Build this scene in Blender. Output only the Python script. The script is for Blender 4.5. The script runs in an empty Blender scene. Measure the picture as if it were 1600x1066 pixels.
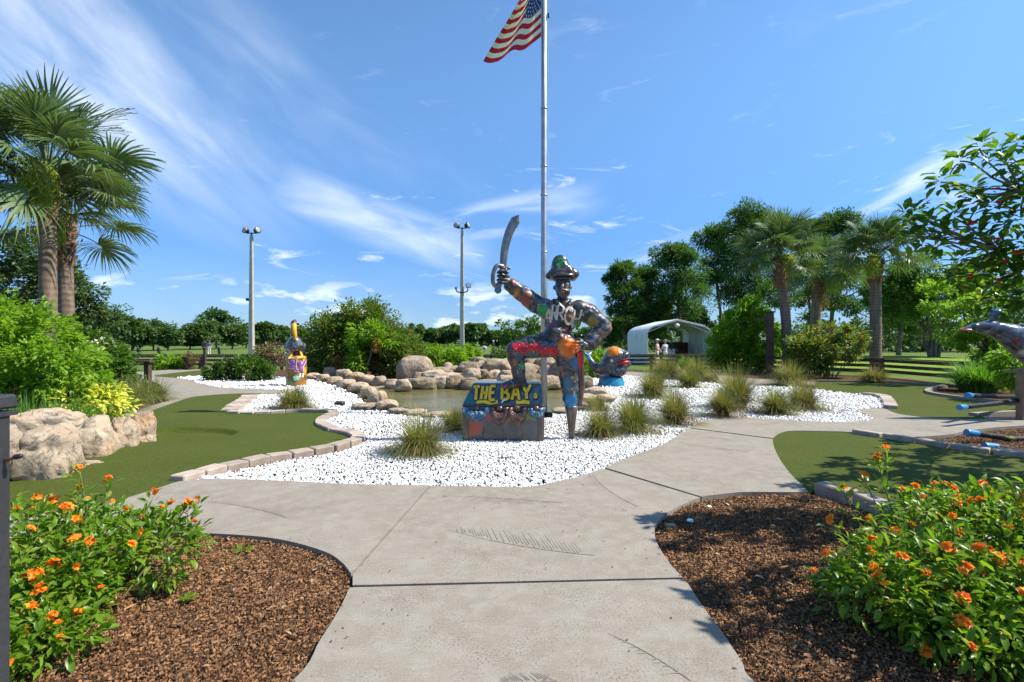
import bpy, bmesh, math, random
import numpy as np
from mathutils import Vector, Matrix, noise
from mathutils.bvhtree import BVHTree
from mathutils.geometry import delaunay_2d_cdt

random.seed(7)
rng = np.random.default_rng(7)
R = math.radians
S = bpy.context.scene
COL = S.collection

# ------------------------------------------------------------------ camera, sky, sun, exposure
CAMH, FPX = 1.5, 800.0
cam = bpy.data.cameras.new('camera'); camo = bpy.data.objects.new('camera', cam); COL.objects.link(camo)
camo.location = (0, 0, CAMH); camo.rotation_euler = (R(90), 0, 0)
cam.sensor_width = 36; cam.lens = 18; cam.clip_start = .05; cam.clip_end = 3000
S.camera = camo
S.view_settings.view_transform = 'Standard'; S.view_settings.look = 'None'
S.view_settings.exposure = 0.70; S.view_settings.gamma = 1

SUN_EL, SUN_AZ = 50.5, -1.5           # azimuth measured from +X (the right) towards +Y (away)
sd = Vector((math.cos(R(SUN_EL))*math.cos(R(SUN_AZ)), math.cos(R(SUN_EL))*math.sin(R(SUN_AZ)), math.sin(R(SUN_EL))))
sl = bpy.data.lights.new('sun', 'SUN'); sl.energy = 4.8; sl.angle = R(.55); sl.color = (1, .93, .81)
so = bpy.data.objects.new('sun', sl); COL.objects.link(so); so.rotation_euler = sd.to_track_quat('Z', 'Y').to_euler()
so.location = (20, 5, 30)

W = bpy.data.worlds.new('World'); S.world = W; W.use_nodes = True

class NT:
    """small node-tree helper"""
    def __init__(s, tree): s.t = tree; s.n = tree.nodes; s.l = tree.links
    def new(s, typ, **kw):
        nd = s.n.new(typ)
        for k, v in kw.items(): setattr(nd, k, v)
        return nd
    def put(s, sock, v):
        if v is None: return
        if hasattr(v, 'is_output') or isinstance(v, bpy.types.NodeSocket): s.l.new(v, sock)
        elif isinstance(v, (tuple, list)) and len(v) == 3 and sock.type == 'RGBA': sock.default_value = (*v, 1)
        else: sock.default_value = v
    def math(s, op, a, b=None, c=None, clamp=False):
        m = s.new('ShaderNodeMath', operation=op, use_clamp=clamp)
        s.put(m.inputs[0], a); s.put(m.inputs[1], b); s.put(m.inputs[2], c)
        return m.outputs[0]
    def mix(s, f, a, b, blend='MIX'):
        m = s.new('ShaderNodeMix', data_type='RGBA', blend_type=blend)
        s.put(m.inputs[0], f); s.put(m.inputs[6], a); s.put(m.inputs[7], b)
        return m.outputs[2]
    def noise(s, vec, scale, detail=4, rough=.55, dist=0):
        m = s.new('ShaderNodeTexNoise'); s.put(m.inputs['Vector'], vec)
        m.inputs['Scale'].default_value = scale; m.inputs['Detail'].default_value = detail
        m.inputs['Roughness'].default_value = rough; m.inputs['Distortion'].default_value = dist
        return m.outputs[0]
    def voro(s, vec, scale, feature='F1', out=0):
        m = s.new('ShaderNodeTexVoronoi', feature=feature); s.put(m.inputs['Vector'], vec); m.inputs['Scale'].default_value = scale
        return m.outputs[out]
    def ramp(s, f, lo, hi, a=0.0, b=1.0):
        m = s.new('ShaderNodeMapRange', interpolation_type='SMOOTHSTEP'); s.put(m.inputs[0], f)
        s.put(m.inputs[1], lo); s.put(m.inputs[2], hi); s.put(m.inputs[3], a); s.put(m.inputs[4], b)
        return m.outputs[0]
    def sep(s, v):
        m = s.new('ShaderNodeSeparateXYZ'); s.put(m.inputs[0], v); return m.outputs
    def comb(s, x, y, z):
        m = s.new('ShaderNodeCombineXYZ'); s.put(m.inputs[0], x); s.put(m.inputs[1], y); s.put(m.inputs[2], z); return m.outputs[0]

def build_world():
    N = NT(W.node_tree); N.n.clear()
    out = N.new('ShaderNodeOutputWorld'); bg = N.new('ShaderNodeBackground'); N.l.new(bg.outputs[0], out.inputs[0])
    sky = N.new('ShaderNodeTexSky', sky_type='NISHITA'); sky.sun_disc = False
    sky.sun_elevation = R(SUN_EL); sky.sun_rotation = R(90-SUN_AZ)
    sky.altitude = 0; sky.air_density = 1.0; sky.dust_density = .2; sky.ozone_density = 3.0
    tc = N.new('ShaderNodeTexCoord'); d = N.sep(tc.outputs['Generated'])
    az = N.math('MULTIPLY', N.math('ARCTAN2', d[0], d[1]), 57.2958)
    el = N.math('MULTIPLY', N.math('ARCSINE', d[2]), 57.2958)
    p = N.comb(N.math('MULTIPLY', az, .02), N.math('MULTIPLY', el, .05), 0)
    n1 = N.noise(p, 3.2, 9, .62, .6)
    n2 = N.noise(N.comb(N.math('MULTIPLY', az, .03), N.math('MULTIPLY', el, .12), 3.3), 3.5, 9, .68, .9)
    # cirrus streaks running down from the upper left: coordinates along and across the streak
    def streak(a0, e0, a1, e1, wid, nz, lo, hi, amp):
        dx, dy = a1-a0, e1-e0; L = math.hypot(dx, dy); ux, uy = dx/L, dy/L
        ra = N.math('SUBTRACT', az, a0); re = N.math('SUBTRACT', el, e0)
        u = N.math('ADD', N.math('MULTIPLY', ra, ux), N.math('MULTIPLY', re, uy))
        v = N.math('ADD', N.math('MULTIPLY', ra, -uy), N.math('MULTIPLY', re, ux))
        nn = N.noise(N.comb(N.math('MULTIPLY', u, .045), N.math('MULTIPLY', v, .16), nz), 1.6, 7, .52, .4)
        across = N.ramp(N.math('ABSOLUTE', v), wid*.15, wid, 1, 0)
        along = N.math('MULTIPLY', N.ramp(u, -8, 3, 0, 1), N.ramp(u, L*.55, L*1.15, 1, 0))
        return N.math('MULTIPLY', N.math('MULTIPLY', N.math('MULTIPLY', across, along), N.ramp(nn, lo, hi, 0, 1)), amp)
    parts = [streak(-58, 36, -24, 11.5, 8.5, 1.0, .12, .85, .72),
             streak(-60, 44, -2, 12, 6, 5.0, .3, .9, .22),
             streak(-21, 14.5, -1, 8.5, 3.4, 2.0, .25, .75, .6),
             streak(-9, 12, 9, 15.5, 2.6, 9.0, .36, .66, .7),
             streak(17, 9, 27, 12, 2.2, 4.0, .40, .62, .75),
             streak(31, 11.0, 43, 16, 1.5, 14.0, .42, .66, .65),
             streak(35, 30, 48, 33, 3.2, 17.0, .45, .75, .6)]
    c = N.math('MULTIPLY', N.ramp(n2, .56, .78, 0, 1), N.math('MULTIPLY', N.ramp(el, 3, 8, 0, 1), N.ramp(el, 16, 26, .75, .12)))
    for q in parts: c = N.math('MAXIMUM', c, q)
    # small fair-weather cumulus low over the horizon, all the way round
    n3 = N.noise(N.comb(N.math('MULTIPLY', az, .11), N.math('MULTIPLY', el, .30), 7.7), 1.5, 6, .55, .2)
    cum = N.math('MULTIPLY', N.ramp(n3, .53, .68, 0, .62), N.math('MULTIPLY', N.ramp(el, .5, 2.2, 0, 1), N.ramp(el, 4.5, 7.5, 1, 0)))
    band = N.math('MULTIPLY', N.ramp(el, 0, 12, .16, 0), N.ramp(n1, .3, .7, .5, 1))
    c = N.math('MAXIMUM', N.math('MAXIMUM', c, cum), band)
    hz = N.ramp(el, -4, 30, .29, 1); tint = N.mix(1.0, N.mix(1.0, sky.outputs[0], (.72, .92, 1.03), 'MULTIPLY'), N.comb(N.math('POWER', hz, 1.15), N.math('POWER', hz, .85), N.math('POWER', hz, .45)), 'MULTIPLY')
    col = N.mix(c, tint, (6.2, 6.5, 6.9))
    N.l.new(col, bg.inputs[0]); bg.inputs[1].default_value = .135
build_world()

# ------------------------------------------------------------------ generic helpers
def G(px, py, z=0.0):
    """ground point seen at a photograph pixel"""
    d = FPX*(CAMH-z)/(py-533.0)
    return Vector(((px-800)*d/FPX, d, z))
def P(px, py, d): return Vector(((px-800)*d/FPX, d, CAMH-(py-533)*d/FPX))

def tag(o, label=None, cat=None, group=None, kind=None):
    if label: o['label'] = label
    if cat: o['category'] = cat
    if group: o['group'] = group
    if kind: o['kind'] = kind
    return o
def empty(name, loc, label=None, cat=None, group=None, rz=0):
    o = bpy.data.objects.new(name, None); COL.objects.link(o); o.location = loc; o.rotation_euler = (0, 0, rz)
    o.empty_display_size = .1
    return tag(o, label, cat, group)
def link(name, me, m, parent=None, loc=None):
    o = bpy.data.objects.new(name, me); COL.objects.link(o)
    if m is not None and not me.materials: me.materials.append(m)
    if parent is not None: o.parent = parent
    if loc is not None: o.location = loc
    return o
def copy_tree(o, parent=None):
    c = o.copy(); COL.objects.link(c); c.parent = parent
    for ch in list(o.children): copy_tree(ch, c)
    return c

def np_mesh(name, V, F, smooth=False, nper=None):
    """V (n,3), F (m,k) array with equal sized faces, or a list of lists"""
    me = bpy.data.meshes.new(name)
    if isinstance(F, np.ndarray):
        m, k = F.shape
        me.vertices.add(len(V)); me.vertices.foreach_set('co', np.ascontiguousarray(V, dtype=np.float32).ravel())
        me.loops.add(m*k); me.loops.foreach_set('vertex_index', np.ascontiguousarray(F, dtype=np.int32).ravel())
        me.polygons.add(m); me.polygons.foreach_set('loop_start', np.arange(0, m*k, k, dtype=np.int32))
        me.update(calc_edges=True)
    else:
        me.from_pydata([tuple(v) for v in V], [], F); me.update()
    if smooth: me.polygons.foreach_set('use_smooth', np.ones(len(me.polygons), dtype=bool))
    return me

class MB:
    """collects boxes, tubes, lathes into one mesh"""
    def __init__(s): s.v = []; s.f = []
    def add(s, V, F):
        o = len(s.v); s.v += [Vector(v) for v in V]; s.f += [[i+o for i in f] for f in F]; return s
    def box(s, c, size, rot=None, taper=1.0, bev=0.0):
        x, y, z = [q/2 for q in size]
        M = rot.to_matrix() if rot is not None else Matrix.Identity(3)
        if bev <= 0:
            V = [(-x, -y, -z), (x, -y, -z), (x, y, -z), (-x, y, -z), (-x*taper, -y*taper, z), (x*taper, -y*taper, z), (x*taper, y*taper, z), (-x*taper, y*taper, z)]
            F = [(3, 2, 1, 0), (4, 5, 6, 7), (0, 1, 5, 4), (1, 2, 6, 5), (2, 3, 7, 6), (3, 0, 4, 7)]
        else:
            b = min(bev, x*.9, y*.9, z*.9)
            def ring(ax, ay, zz): return [(-ax, -ay, zz), (ax, -ay, zz), (ax, ay, zz), (-ax, ay, zz)]
            def oct_(ax, ay, zz, bb): return [(-ax+bb, -ay, zz), (ax-bb, -ay, zz), (ax, -ay+bb, zz), (ax, ay-bb, zz), (ax-bb, ay, zz), (-ax+bb, ay, zz), (-ax, ay-bb, zz), (-ax, -ay+bb, zz)]
            V = oct_(x-b, y-b, -z, b*.3) + oct_(x, y, -z+b, b) + oct_(x*taper, y*taper, z-b, b) + oct_((x-b)*taper, (y-b)*taper, z, b*.3)
            F = [tuple(range(7, -1, -1)), tuple(range(24, 32))]
            for k in range(3):
                for i in range(8): F.append((k*8+i, k*8+(i+1) % 8, k*8+8+(i+1) % 8, k*8+8+i))
        c = Vector(c)
        return s.add([c + M @ Vector(v) for v in V], F)
    def tube(s, pts, rad, n=8, cap=True, flat=None):
        pts = [Vector(p) for p in pts]
        if not hasattr(rad, '__len__'): rad = [rad]*len(pts)
        V = []; F = []; up = None
        for i, p in enumerate(pts):
            t = (pts[min(i+1, len(pts)-1)] - pts[max(i-1, 0)])
            if t.length < 1e-9: t = Vector((0, 0, 1))
            t.normalize()
            if up is None: up = Vector((0, 0, 1)) if abs(t.z) < .9 else Vector((0, 1, 0))
            a = t.cross(up)
            if a.length < 1e-6: a = t.cross(Vector((1, 0, 0)))
            a.normalize(); b = a.cross(t).normalized(); up = b
            for k in range(n):
                an = 2*math.pi*k/n
                V.append(p + (a*math.cos(an) + b*math.sin(an))*rad[i])
        for i in range(len(pts)-1):
            for k in range(n): F.append((i*n+k, i*n+(k+1) % n, (i+1)*n+(k+1) % n, (i+1)*n+k))
        if cap: F.append(tuple(range(n-1, -1, -1))); F.append(tuple((len(pts)-1)*n+k for k in range(n)))
        return s.add(V, F)
    def lathe(s, prof, n=16, c=(0, 0, 0), axis=None):
        c = Vector(c); M = axis.to_matrix() if axis is not None else Matrix.Identity(3)
        V = []; F = []
        for (r, z) in prof:
            for k in range(n):
                an = 2*math.pi*k/n; V.append(c + M @ Vector((r*math.cos(an), r*math.sin(an), z)))
        for i in range(len(prof)-1):
            for k in range(n): F.append((i*n+k, i*n+(k+1) % n, (i+1)*n+(k+1) % n, (i+1)*n+k))
        F.append(tuple(range(n-1, -1, -1))); F.append(tuple((len(prof)-1)*n+k for k in range(n)))
        return s.add(V, F)
    def ell(s, c, r, rot=None, nu=14, nv=9):
        c = Vector(c); M = rot.to_matrix() if rot is not None else Matrix.Identity(3); V = []; F = []
        for j in range(1, nv):
            th = math.pi*j/nv
            for k in range(nu):
                an = 2*math.pi*k/nu
                V.append(c + M @ Vector((r[0]*math.sin(th)*math.cos(an), r[1]*math.sin(th)*math.sin(an), -r[2]*math.cos(th))))
        b = len(V); V.append(c + M @ Vector((0, 0, -r[2]))); V.append(c + M @ Vector((0, 0, r[2])))
        for j in range(nv-2):
            for k in range(nu): F.append((j*nu+k, j*nu+(k+1) % nu, (j+1)*nu+(k+1) % nu, (j+1)*nu+k))
        for k in range(nu): F.append((b, (k+1) % nu, k)); F.append((b+1, (nv-2)*nu+k, (nv-2)*nu+(k+1) % nu))
        return s.add(V, F)
    def cap(s, p0, r0, p1, r1, n=12):
        """tapered capsule with a flat-ish scale"""
        p0 = Vector(p0); p1 = Vector(p1); t = p1-p0; L = t.length; t.normalize()
        pts = []; rad = []
        for k in range(4): a = math.pi/2*(k/4); pts.append(p0 - t*r0*math.cos(a)); rad.append(max(r0*math.sin(a), r0*.05))
        pts.append(p0); rad.append(r0); pts.append(p1); rad.append(r1)
        for k in range(1, 5): a = math.pi/2*(k/4); pts.append(p1 + t*r1*math.sin(a)); rad.append(max(r1*math.cos(a), r1*.05))
        return s.tube(pts, rad, n)
    def mesh(s, name, smooth=False):
        me = bpy.data.meshes.new(name); me.from_pydata([tuple(v) for v in s.v], [], s.f); me.update()
        if smooth: me.polygons.foreach_set('use_smooth', np.ones(len(me.polygons), dtype=bool))
        return me
    def build(s, name, m, parent=None, smooth=False, loc=None): return link(name, s.mesh(name, smooth), m, parent, loc)

class SDF:
    """rounded volumes that melt into one continuous surface"""
    def __init__(s): s.p = []
    def ell(s, c, r, rot=None, k=.02): s.p.append(('e', np.array(c), np.array(r, float), np.array(rot.to_matrix()) if rot is not None else None, k)); return s
    def cap(s, p0, r0, p1, r1, n=0, k=.02): s.p.append(('c', np.array(p0), float(r0), np.array(p1), float(r1), k)); return s
def surface_nets(D, o, h):
    sg = D < 0
    c8 = [(a, b, c) for a in (0, 1) for b in (0, 1) for c in (0, 1)]
    sl = lambda A, t: A[t[0]:A.shape[0]-1+t[0], t[1]:A.shape[1]-1+t[1], t[2]:A.shape[2]-1+t[2]]
    cnt = sum(sl(sg, t).astype(np.int8) for t in c8); mask = (cnt > 0) & (cnt < 8)
    I, J, K = np.nonzero(mask); n = len(I); idx = -np.ones(mask.shape, np.int64); idx[I, J, K] = np.arange(n)
    acc = np.zeros((n, 3)); num = np.zeros(n)
    for a in c8:
        for ax in range(3):
            if a[ax] == 1: continue
            b = list(a); b[ax] = 1
            va = D[I+a[0], J+a[1], K+a[2]]; vb = D[I+b[0], J+b[1], K+b[2]]; x = (va < 0) != (vb < 0)
            t = np.where(x, va/np.where(x, va-vb, 1), 0); q = np.tile(np.array(a, float), (n, 1)); q[:, ax] += t
            acc += q*x[:, None]; num += x
    V = (acc/num[:, None]+np.stack([I, J, K], 1))*h+o
    F = []
    for ax in range(3):
        lo = [slice(1, -1)]*3; hi = [slice(1, -1)]*3; lo[ax] = slice(0, -1); hi[ax] = slice(1, None)
        A = sg[tuple(lo)]; B = sg[tuple(hi)]; E = np.nonzero(A != B)
        P_ = [E[i]+(0 if i == ax else 1) for i in range(3)]; u, w = [i for i in range(3) if i != ax]
        def cell(du, dw):
            q = list(P_); q[u] = q[u]-du; q[w] = q[w]-dw; return idx[q[0], q[1], q[2]]
        Q = np.stack([cell(1, 1), cell(0, 1), cell(0, 0), cell(1, 0)], 1)
        flip = A[E] if ax != 1 else ~A[E]
        Q[~flip] = Q[~flip][:, ::-1]; F.append(Q)
    return V, np.concatenate(F)
def remesh(b, voxel, smooth=6, wrinkle=0.0, wscale=6.0, name='body'):
    lo = np.full(3, 1e9); hi = -lo; bb = []
    for p in b.p:
        if p[0] == 'e': m = max(p[2]); a, c = p[1]-m, p[1]+m
        else: m = max(p[2], p[4]); a, c = np.minimum(p[1], p[3])-m, np.maximum(p[1], p[3])+m
        bb.append((a, c)); lo = np.minimum(lo, a); hi = np.maximum(hi, c)
    lo -= voxel*4; hi += voxel*4; dim = np.ceil((hi-lo)/voxel).astype(int)+1; D = np.full(dim, 1.0, np.float32)
    for p, (a, c) in zip(b.p, bb):
        k = p[-1]; i0 = np.maximum(((a-k*1.5-lo)/voxel-2).astype(int), 0); i1 = np.minimum(((c+k*1.5-lo)/voxel+3).astype(int), dim)
        g = np.stack(np.meshgrid(*[np.arange(i0[q], i1[q])*voxel+lo[q] for q in range(3)], indexing='ij'), -1)
        if p[0] == 'e':
            v = g-p[1]; v = v@p[3] if p[3] is not None else v
            k0 = np.linalg.norm(v/p[2], axis=-1); k1 = np.linalg.norm(v/p[2]**2, axis=-1); d = k0*(k0-1)/np.maximum(k1, 1e-6)
        else:
            ax = p[3]-p[1]; t = np.clip(((g-p[1])@ax)/max(1e-9, ax@ax), 0, 1); d = np.linalg.norm(g-p[1]-t[..., None]*ax, axis=-1)-(p[2]+(p[4]-p[2])*t)
        sub = D[i0[0]:i1[0], i0[1]:i1[1], i0[2]:i1[2]]; h = np.maximum(k-np.abs(sub-d), 0)/k
        D[i0[0]:i1[0], i0[1]:i1[1], i0[2]:i1[2]] = np.minimum(sub, d)-h*h*k*.25
    V, F = surface_nets(D, lo, voxel); out = np_mesh(name, V, F, True)
    if wrinkle > 0:
        nn = np.zeros(len(V)*3, np.float32); out.vertices.foreach_get('normal', nn); nn = nn.reshape(-1, 3)
        w = np.array([noise.noise(Vector((p[0], p[1], p[2]*1.6)))+.6*noise.noise(Vector(p*2.3)) for p in V*wscale])
        out.vertices.foreach_set('co', (V+nn*(w*wrinkle)[:, None]).astype(np.float32).ravel())
    out.update(); return out

def crom(pts, n=5, closed=False):
    pts = [Vector(p) for p in pts]; out = []; L = len(pts)
    rngi = range(L) if closed else range(L-1)
    for i in rngi:
        if closed: p0, p1, p2, p3 = pts[(i-1) % L], pts[i], pts[(i+1) % L], pts[(i+2) % L]
        else: p0, p1, p2, p3 = pts[max(i-1, 0)], pts[i], pts[i+1], pts[min(i+2, L-1)]
        for k in range(n):
            t = k/n
            out.append(.5*((2*p1)+(-p0+p2)*t+(2*p0-5*p1+4*p2-p3)*t*t+(-p0+3*p1-3*p2+p3)*t**3))
    if not closed: out.append(pts[-1])
    return out
def GP(pxs, z=0): return [G(a, b, z) for a, b in pxs]
def GC(pxs, z=0, n=5): return crom(GP(pxs, z), n)

def in_poly(X, Y, poly):
    inside = np.zeros(X.shape, bool); n = len(poly); j = n-1
    for i in range(n):
        xi, yi, xj, yj = poly[i][0], poly[i][1], poly[j][0], poly[j][1]
        if yi != yj:
            c = ((yi > Y) != (yj > Y)) & (X < (xj-xi)*(Y-yi)/(yj-yi)+xi); inside ^= c
        j = i
    return inside

def sheet(name, poly, top, depth, m, parent=None, kind='structure', label=None, hf=None, grid=None):
    """solid sheet with a polygon outline; optional interior points and a height function"""
    pts = [Vector((p[0], p[1])) for p in poly]
    clean = [pts[0]]
    for p in pts[1:]:
        if (p-clean[-1]).length > 1e-3: clean.append(p)
    if (clean[0]-clean[-1]).length < 1e-3: clean.pop()
    n = len(clean); edges = [(i, (i+1) % n) for i in range(n)]
    extra = []
    if grid:
        xs = [p.x for p in clean]; ys = [p.y for p in clean]
        X, Y = np.meshgrid(np.arange(min(xs), max(xs), grid), np.arange(min(ys), max(ys), grid)); X = X.ravel(); Y = Y.ravel()
        ok = in_poly(X, Y, [(p.x, p.y) for p in clean]); extra = [Vector((a, b)) for a, b in zip(X[ok], Y[ok])]
    vs, es, fs, ov, oe, of = delaunay_2d_cdt(clean+extra, edges, [], 1, 1e-5)
    V = [(v.x, v.y, top + (hf(v.x, v.y) if hf else 0)) for v in vs]
    F = [list(f) for f in fs]
    F = [f if ((vs[f[1]]-vs[f[0]]).cross(vs[f[2]]-vs[f[0]]) > 0) else f[::-1] for f in F]
    # skirt
    cnt = {}
    for f in F:
        for i in range(len(f)): cnt[(f[i], f[(i+1) % len(f)])] = 1
    low = {}
    for (a, b) in list(cnt):
        if (b, a) not in cnt:
            for q in (a, b):
                if q not in low: low[q] = len(V); V.append((vs[q].x, vs[q].y, top-depth))
            F.append([b, a, low[a], low[b]])
    o = link(name, np_mesh(name, V, F), m, parent)
    if kind and parent is None: o['kind'] = kind
    return o

# ------------------------------------------------------------------ materials
MATS = {}
def material(name):
    m = bpy.data.materials.new(name); m.use_nodes = True; N = NT(m.node_tree); b = N.n['Principled BSDF']
    return m, N, b
def pmat(name, c1, c2=None, scale=4, rough=.7, bump=0, bscale=30, detail=5, metal=0, lo=.35, hi=.65, c3=None, s3=1.2, lo3=.5, hi3=.7, coat=0, spec=None, island=0, objrand=0):
    if name in MATS: return MATS[name]
    m, N, b = material(name); tc = N.new('ShaderNodeTexCoord').outputs['Object']
    col = c1
    if c2: col = N.mix(N.ramp(N.noise(tc, scale, detail), lo, hi), c1, c2)
    if c3: col = N.mix(N.ramp(N.noise(tc, s3, 4), lo3, hi3), col, c3)
    if island:
        gi = N.new('ShaderNodeNewGeometry').outputs['Random Per Island']
        hsv = N.new('ShaderNodeHueSaturation'); N.put(hsv.inputs['Color'], col); N.put(hsv.inputs['Value'], N.ramp(gi, 0, 1, 1-island, 1+island)); col = hsv.outputs[0]
    if objrand:
        oi = N.new('ShaderNodeObjectInfo').outputs['Random']
        hsv = N.new('ShaderNodeHueSaturation'); N.put(hsv.inputs['Color'], col); N.put(hsv.inputs['Value'], N.ramp(oi, 0, 1, 1-objrand, 1+objrand)); col = hsv.outputs[0]
    N.put(b.inputs['Base Color'], col); b.inputs['Roughness'].default_value = rough; b.inputs['Metallic'].default_value = metal
    if coat: b.inputs['Coat Weight'].default_value = coat; b.inputs['Coat Roughness'].default_value = .12
    if spec is not None: b.inputs['Specular IOR Level'].default_value = spec
    if bump:
        bp = N.new('ShaderNodeBump'); bp.inputs['Strength'].default_value = bump; bp.inputs['Distance'].default_value = .02
        N.put(bp.inputs['Height'], N.noise(tc, bscale, 6, .6)); N.l.new(bp.outputs[0], b.inputs['Normal'])
    MATS[name] = m
    return m

def leafmat(name, c1, c2, c3=None, trans=.35, rough=.45, f3=.85, big=None):
    if name.endswith(('leaf', 'needle')): c1, c2 = [tuple(q*1.42 for q in c) for c in (c1, c2)]; trans += .08
    """leaf: two greens by leaf, sometimes a third colour; part of the light passes through"""
    if name in MATS: return MATS[name]
    m, N, b = material(name)
    gi = N.new('ShaderNodeNewGeometry').outputs['Random Per Island']
    oi = N.new('ShaderNodeObjectInfo').outputs['Random']
    r = N.math('FRACT', N.math('ADD', gi, oi))
    col = N.mix(r, c1, c2)
    if c3: col = N.mix(N.math('GREATER_THAN', N.math('FRACT', N.math('MULTIPLY', r, 7.31)), f3), col, c3)
    if big:
        tc = N.new('ShaderNodeTexCoord').outputs['Object']
        col = N.mix(N.ramp(N.noise(tc, big[1], 3), big[2], big[3]), col, big[0])
    N.put(b.inputs['Base Color'], col); b.inputs['Roughness'].default_value = rough; b.inputs['Specular IOR Level'].default_value = .35
    t = N.new('ShaderNodeBsdfTranslucent'); N.put(t.inputs[0], N.mix(1.0, col, (1.25, 1.35, .55), 'MULTIPLY'))
    mx = N.new('ShaderNodeMixShader'); mx.inputs[0].default_value = trans
    N.l.new(b.outputs[0], mx.inputs[1]); N.l.new(t.outputs[0], mx.inputs[2])
    N.l.new(mx.outputs[0], N.n['Material Output'].inputs[0])
    MATS[name] = m
    return m

def mat_concrete():
    m, N, b = material('concrete'); tc = N.new('ShaderNodeTexCoord').outputs['Object']
    base = N.mix(N.ramp(N.noise(tc, 1.3, 6), .3, .7), (.275, .243, .193), (.225, .196, .152))
    base = N.mix(N.ramp(N.noise(tc, 7, 6, .65), .38, .66), base, (.292, .264, .218))
    base = N.mix(N.ramp(N.noise(tc, 2.6, 3), .52, .72, 0, .6), base, (.262, .214, .163))
    rough_ = N.ramp(N.noise(tc, 1.9, 6, .75), .40, .66, .12, 1)
    sp1 = N.math('MULTIPLY', N.ramp(N.noise(tc, 85, 2, .5), .56, .66, 0, .85), rough_)
    sp2 = N.math('MULTIPLY', N.ramp(N.voro(tc, 42), .10, .24, .8, 0), N.math('MULTIPLY', rough_, N.ramp(N.noise(tc, 14, 2), .5, .6)))
    base = N.mix(N.math('MAXIMUM', sp1, sp2), base, (.115, .104, .088))
    base = N.mix(N.ramp(N.noise(tc, 120, 2, .5), .56, .70, 0, .5), base, (.42, .395, .36))
    sv = N.new('ShaderNodeMapping'); N.put(sv.inputs[0], tc); sv.inputs['Rotation'].default_value = (0, 0, .5); sv.inputs['Scale'].default_value = (4, 40, 1)
    br = N.noise(sv.outputs[0], 2.0, 4)
    base = N.mix(N.ramp(br, .52, .75, 0, .38), base, (.15, .138, .12))
    base = N.mix(N.ramp(N.noise(tc, .8, 7, .7), .54, .70, 0, .40), base, (.155, .14, .118))
    N.put(b.inputs['Base Color'], base); b.inputs['Roughness'].default_value = .85; b.inputs['Specular IOR Level'].default_value = .25
    bp = N.new('ShaderNodeBump'); bp.inputs['Strength'].default_value = .5; bp.inputs['Distance'].default_value = .006
    h = N.math('ADD', N.noise(tc, 70, 5, .7), N.math('MULTIPLY', N.math('MAXIMUM', sp1, sp2), -1.0)); h = N.math('ADD', h, N.math('MULTIPLY', br, .6))
    N.put(bp.inputs['Height'], h); N.l.new(bp.outputs[0], b.inputs['Normal'])
    return m
def mat_turf():
    m, N, b = material('artificial_turf'); tc = N.new('ShaderNodeTexCoord').outputs['Object']
    n = N.noise(tc, 95, 3, .75); n2 = N.noise(tc, .9, 4)
    col = N.mix(N.ramp(n, .3, .7), (.025, .044, .004), (.094, .116, .020))
    col = N.mix(N.ramp(n2, .3, .7, 0, .6), col, (.078, .092, .018))
    col = N.mix(N.ramp(N.noise(tc, 44, 3, .75), .52, .70, 0, .75), col, (.135, .152, .05)); col = N.mix(N.ramp(N.noise(tc, 52, 2, .7), .54, .68, 0, .7), col, (.026, .042, .006)); col = N.mix(N.ramp(N.noise(tc, 5, 4, .6), .5, .75, 0, .35), col, (.06, .085, .012))
    N.put(b.inputs['Base Color'], col); b.inputs['Roughness'].default_value = .8; b.inputs['Specular IOR Level'].default_value = .08
    bp = N.new('ShaderNodeBump'); bp.inputs['Strength'].default_value = .7; bp.inputs['Distance'].default_value = .008
    N.put(bp.inputs['Height'], N.noise(tc, 170, 3, .8)); N.l.new(bp.outputs[0], b.inputs['Normal'])
    return m
def mat_water():
    m, N, b = material('pond_water'); tc = N.new('ShaderNodeTexCoord').outputs['Object']
    N.put(b.inputs['Base Color'], N.mix(N.ramp(N.noise(tc, .8, 4), .35, .65), (.13, .125, .04), (.20, .165, .06)))
    b.inputs['Roughness'].default_value = .06; b.inputs['IOR'].default_value = 1.33
    mp = N.new('ShaderNodeMapping'); N.put(mp.inputs[0], tc); mp.inputs['Scale'].default_value = (1, 2.2, 1)
    bp = N.new('ShaderNodeBump'); bp.inputs['Strength'].default_value = .55; bp.inputs['Distance'].default_value = .05
    N.put(bp.inputs['Height'], N.noise(mp.outputs[0], 3.2, 4, .6, .5)); N.l.new(bp.outputs[0], b.inputs['Normal'])
    return m
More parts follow.
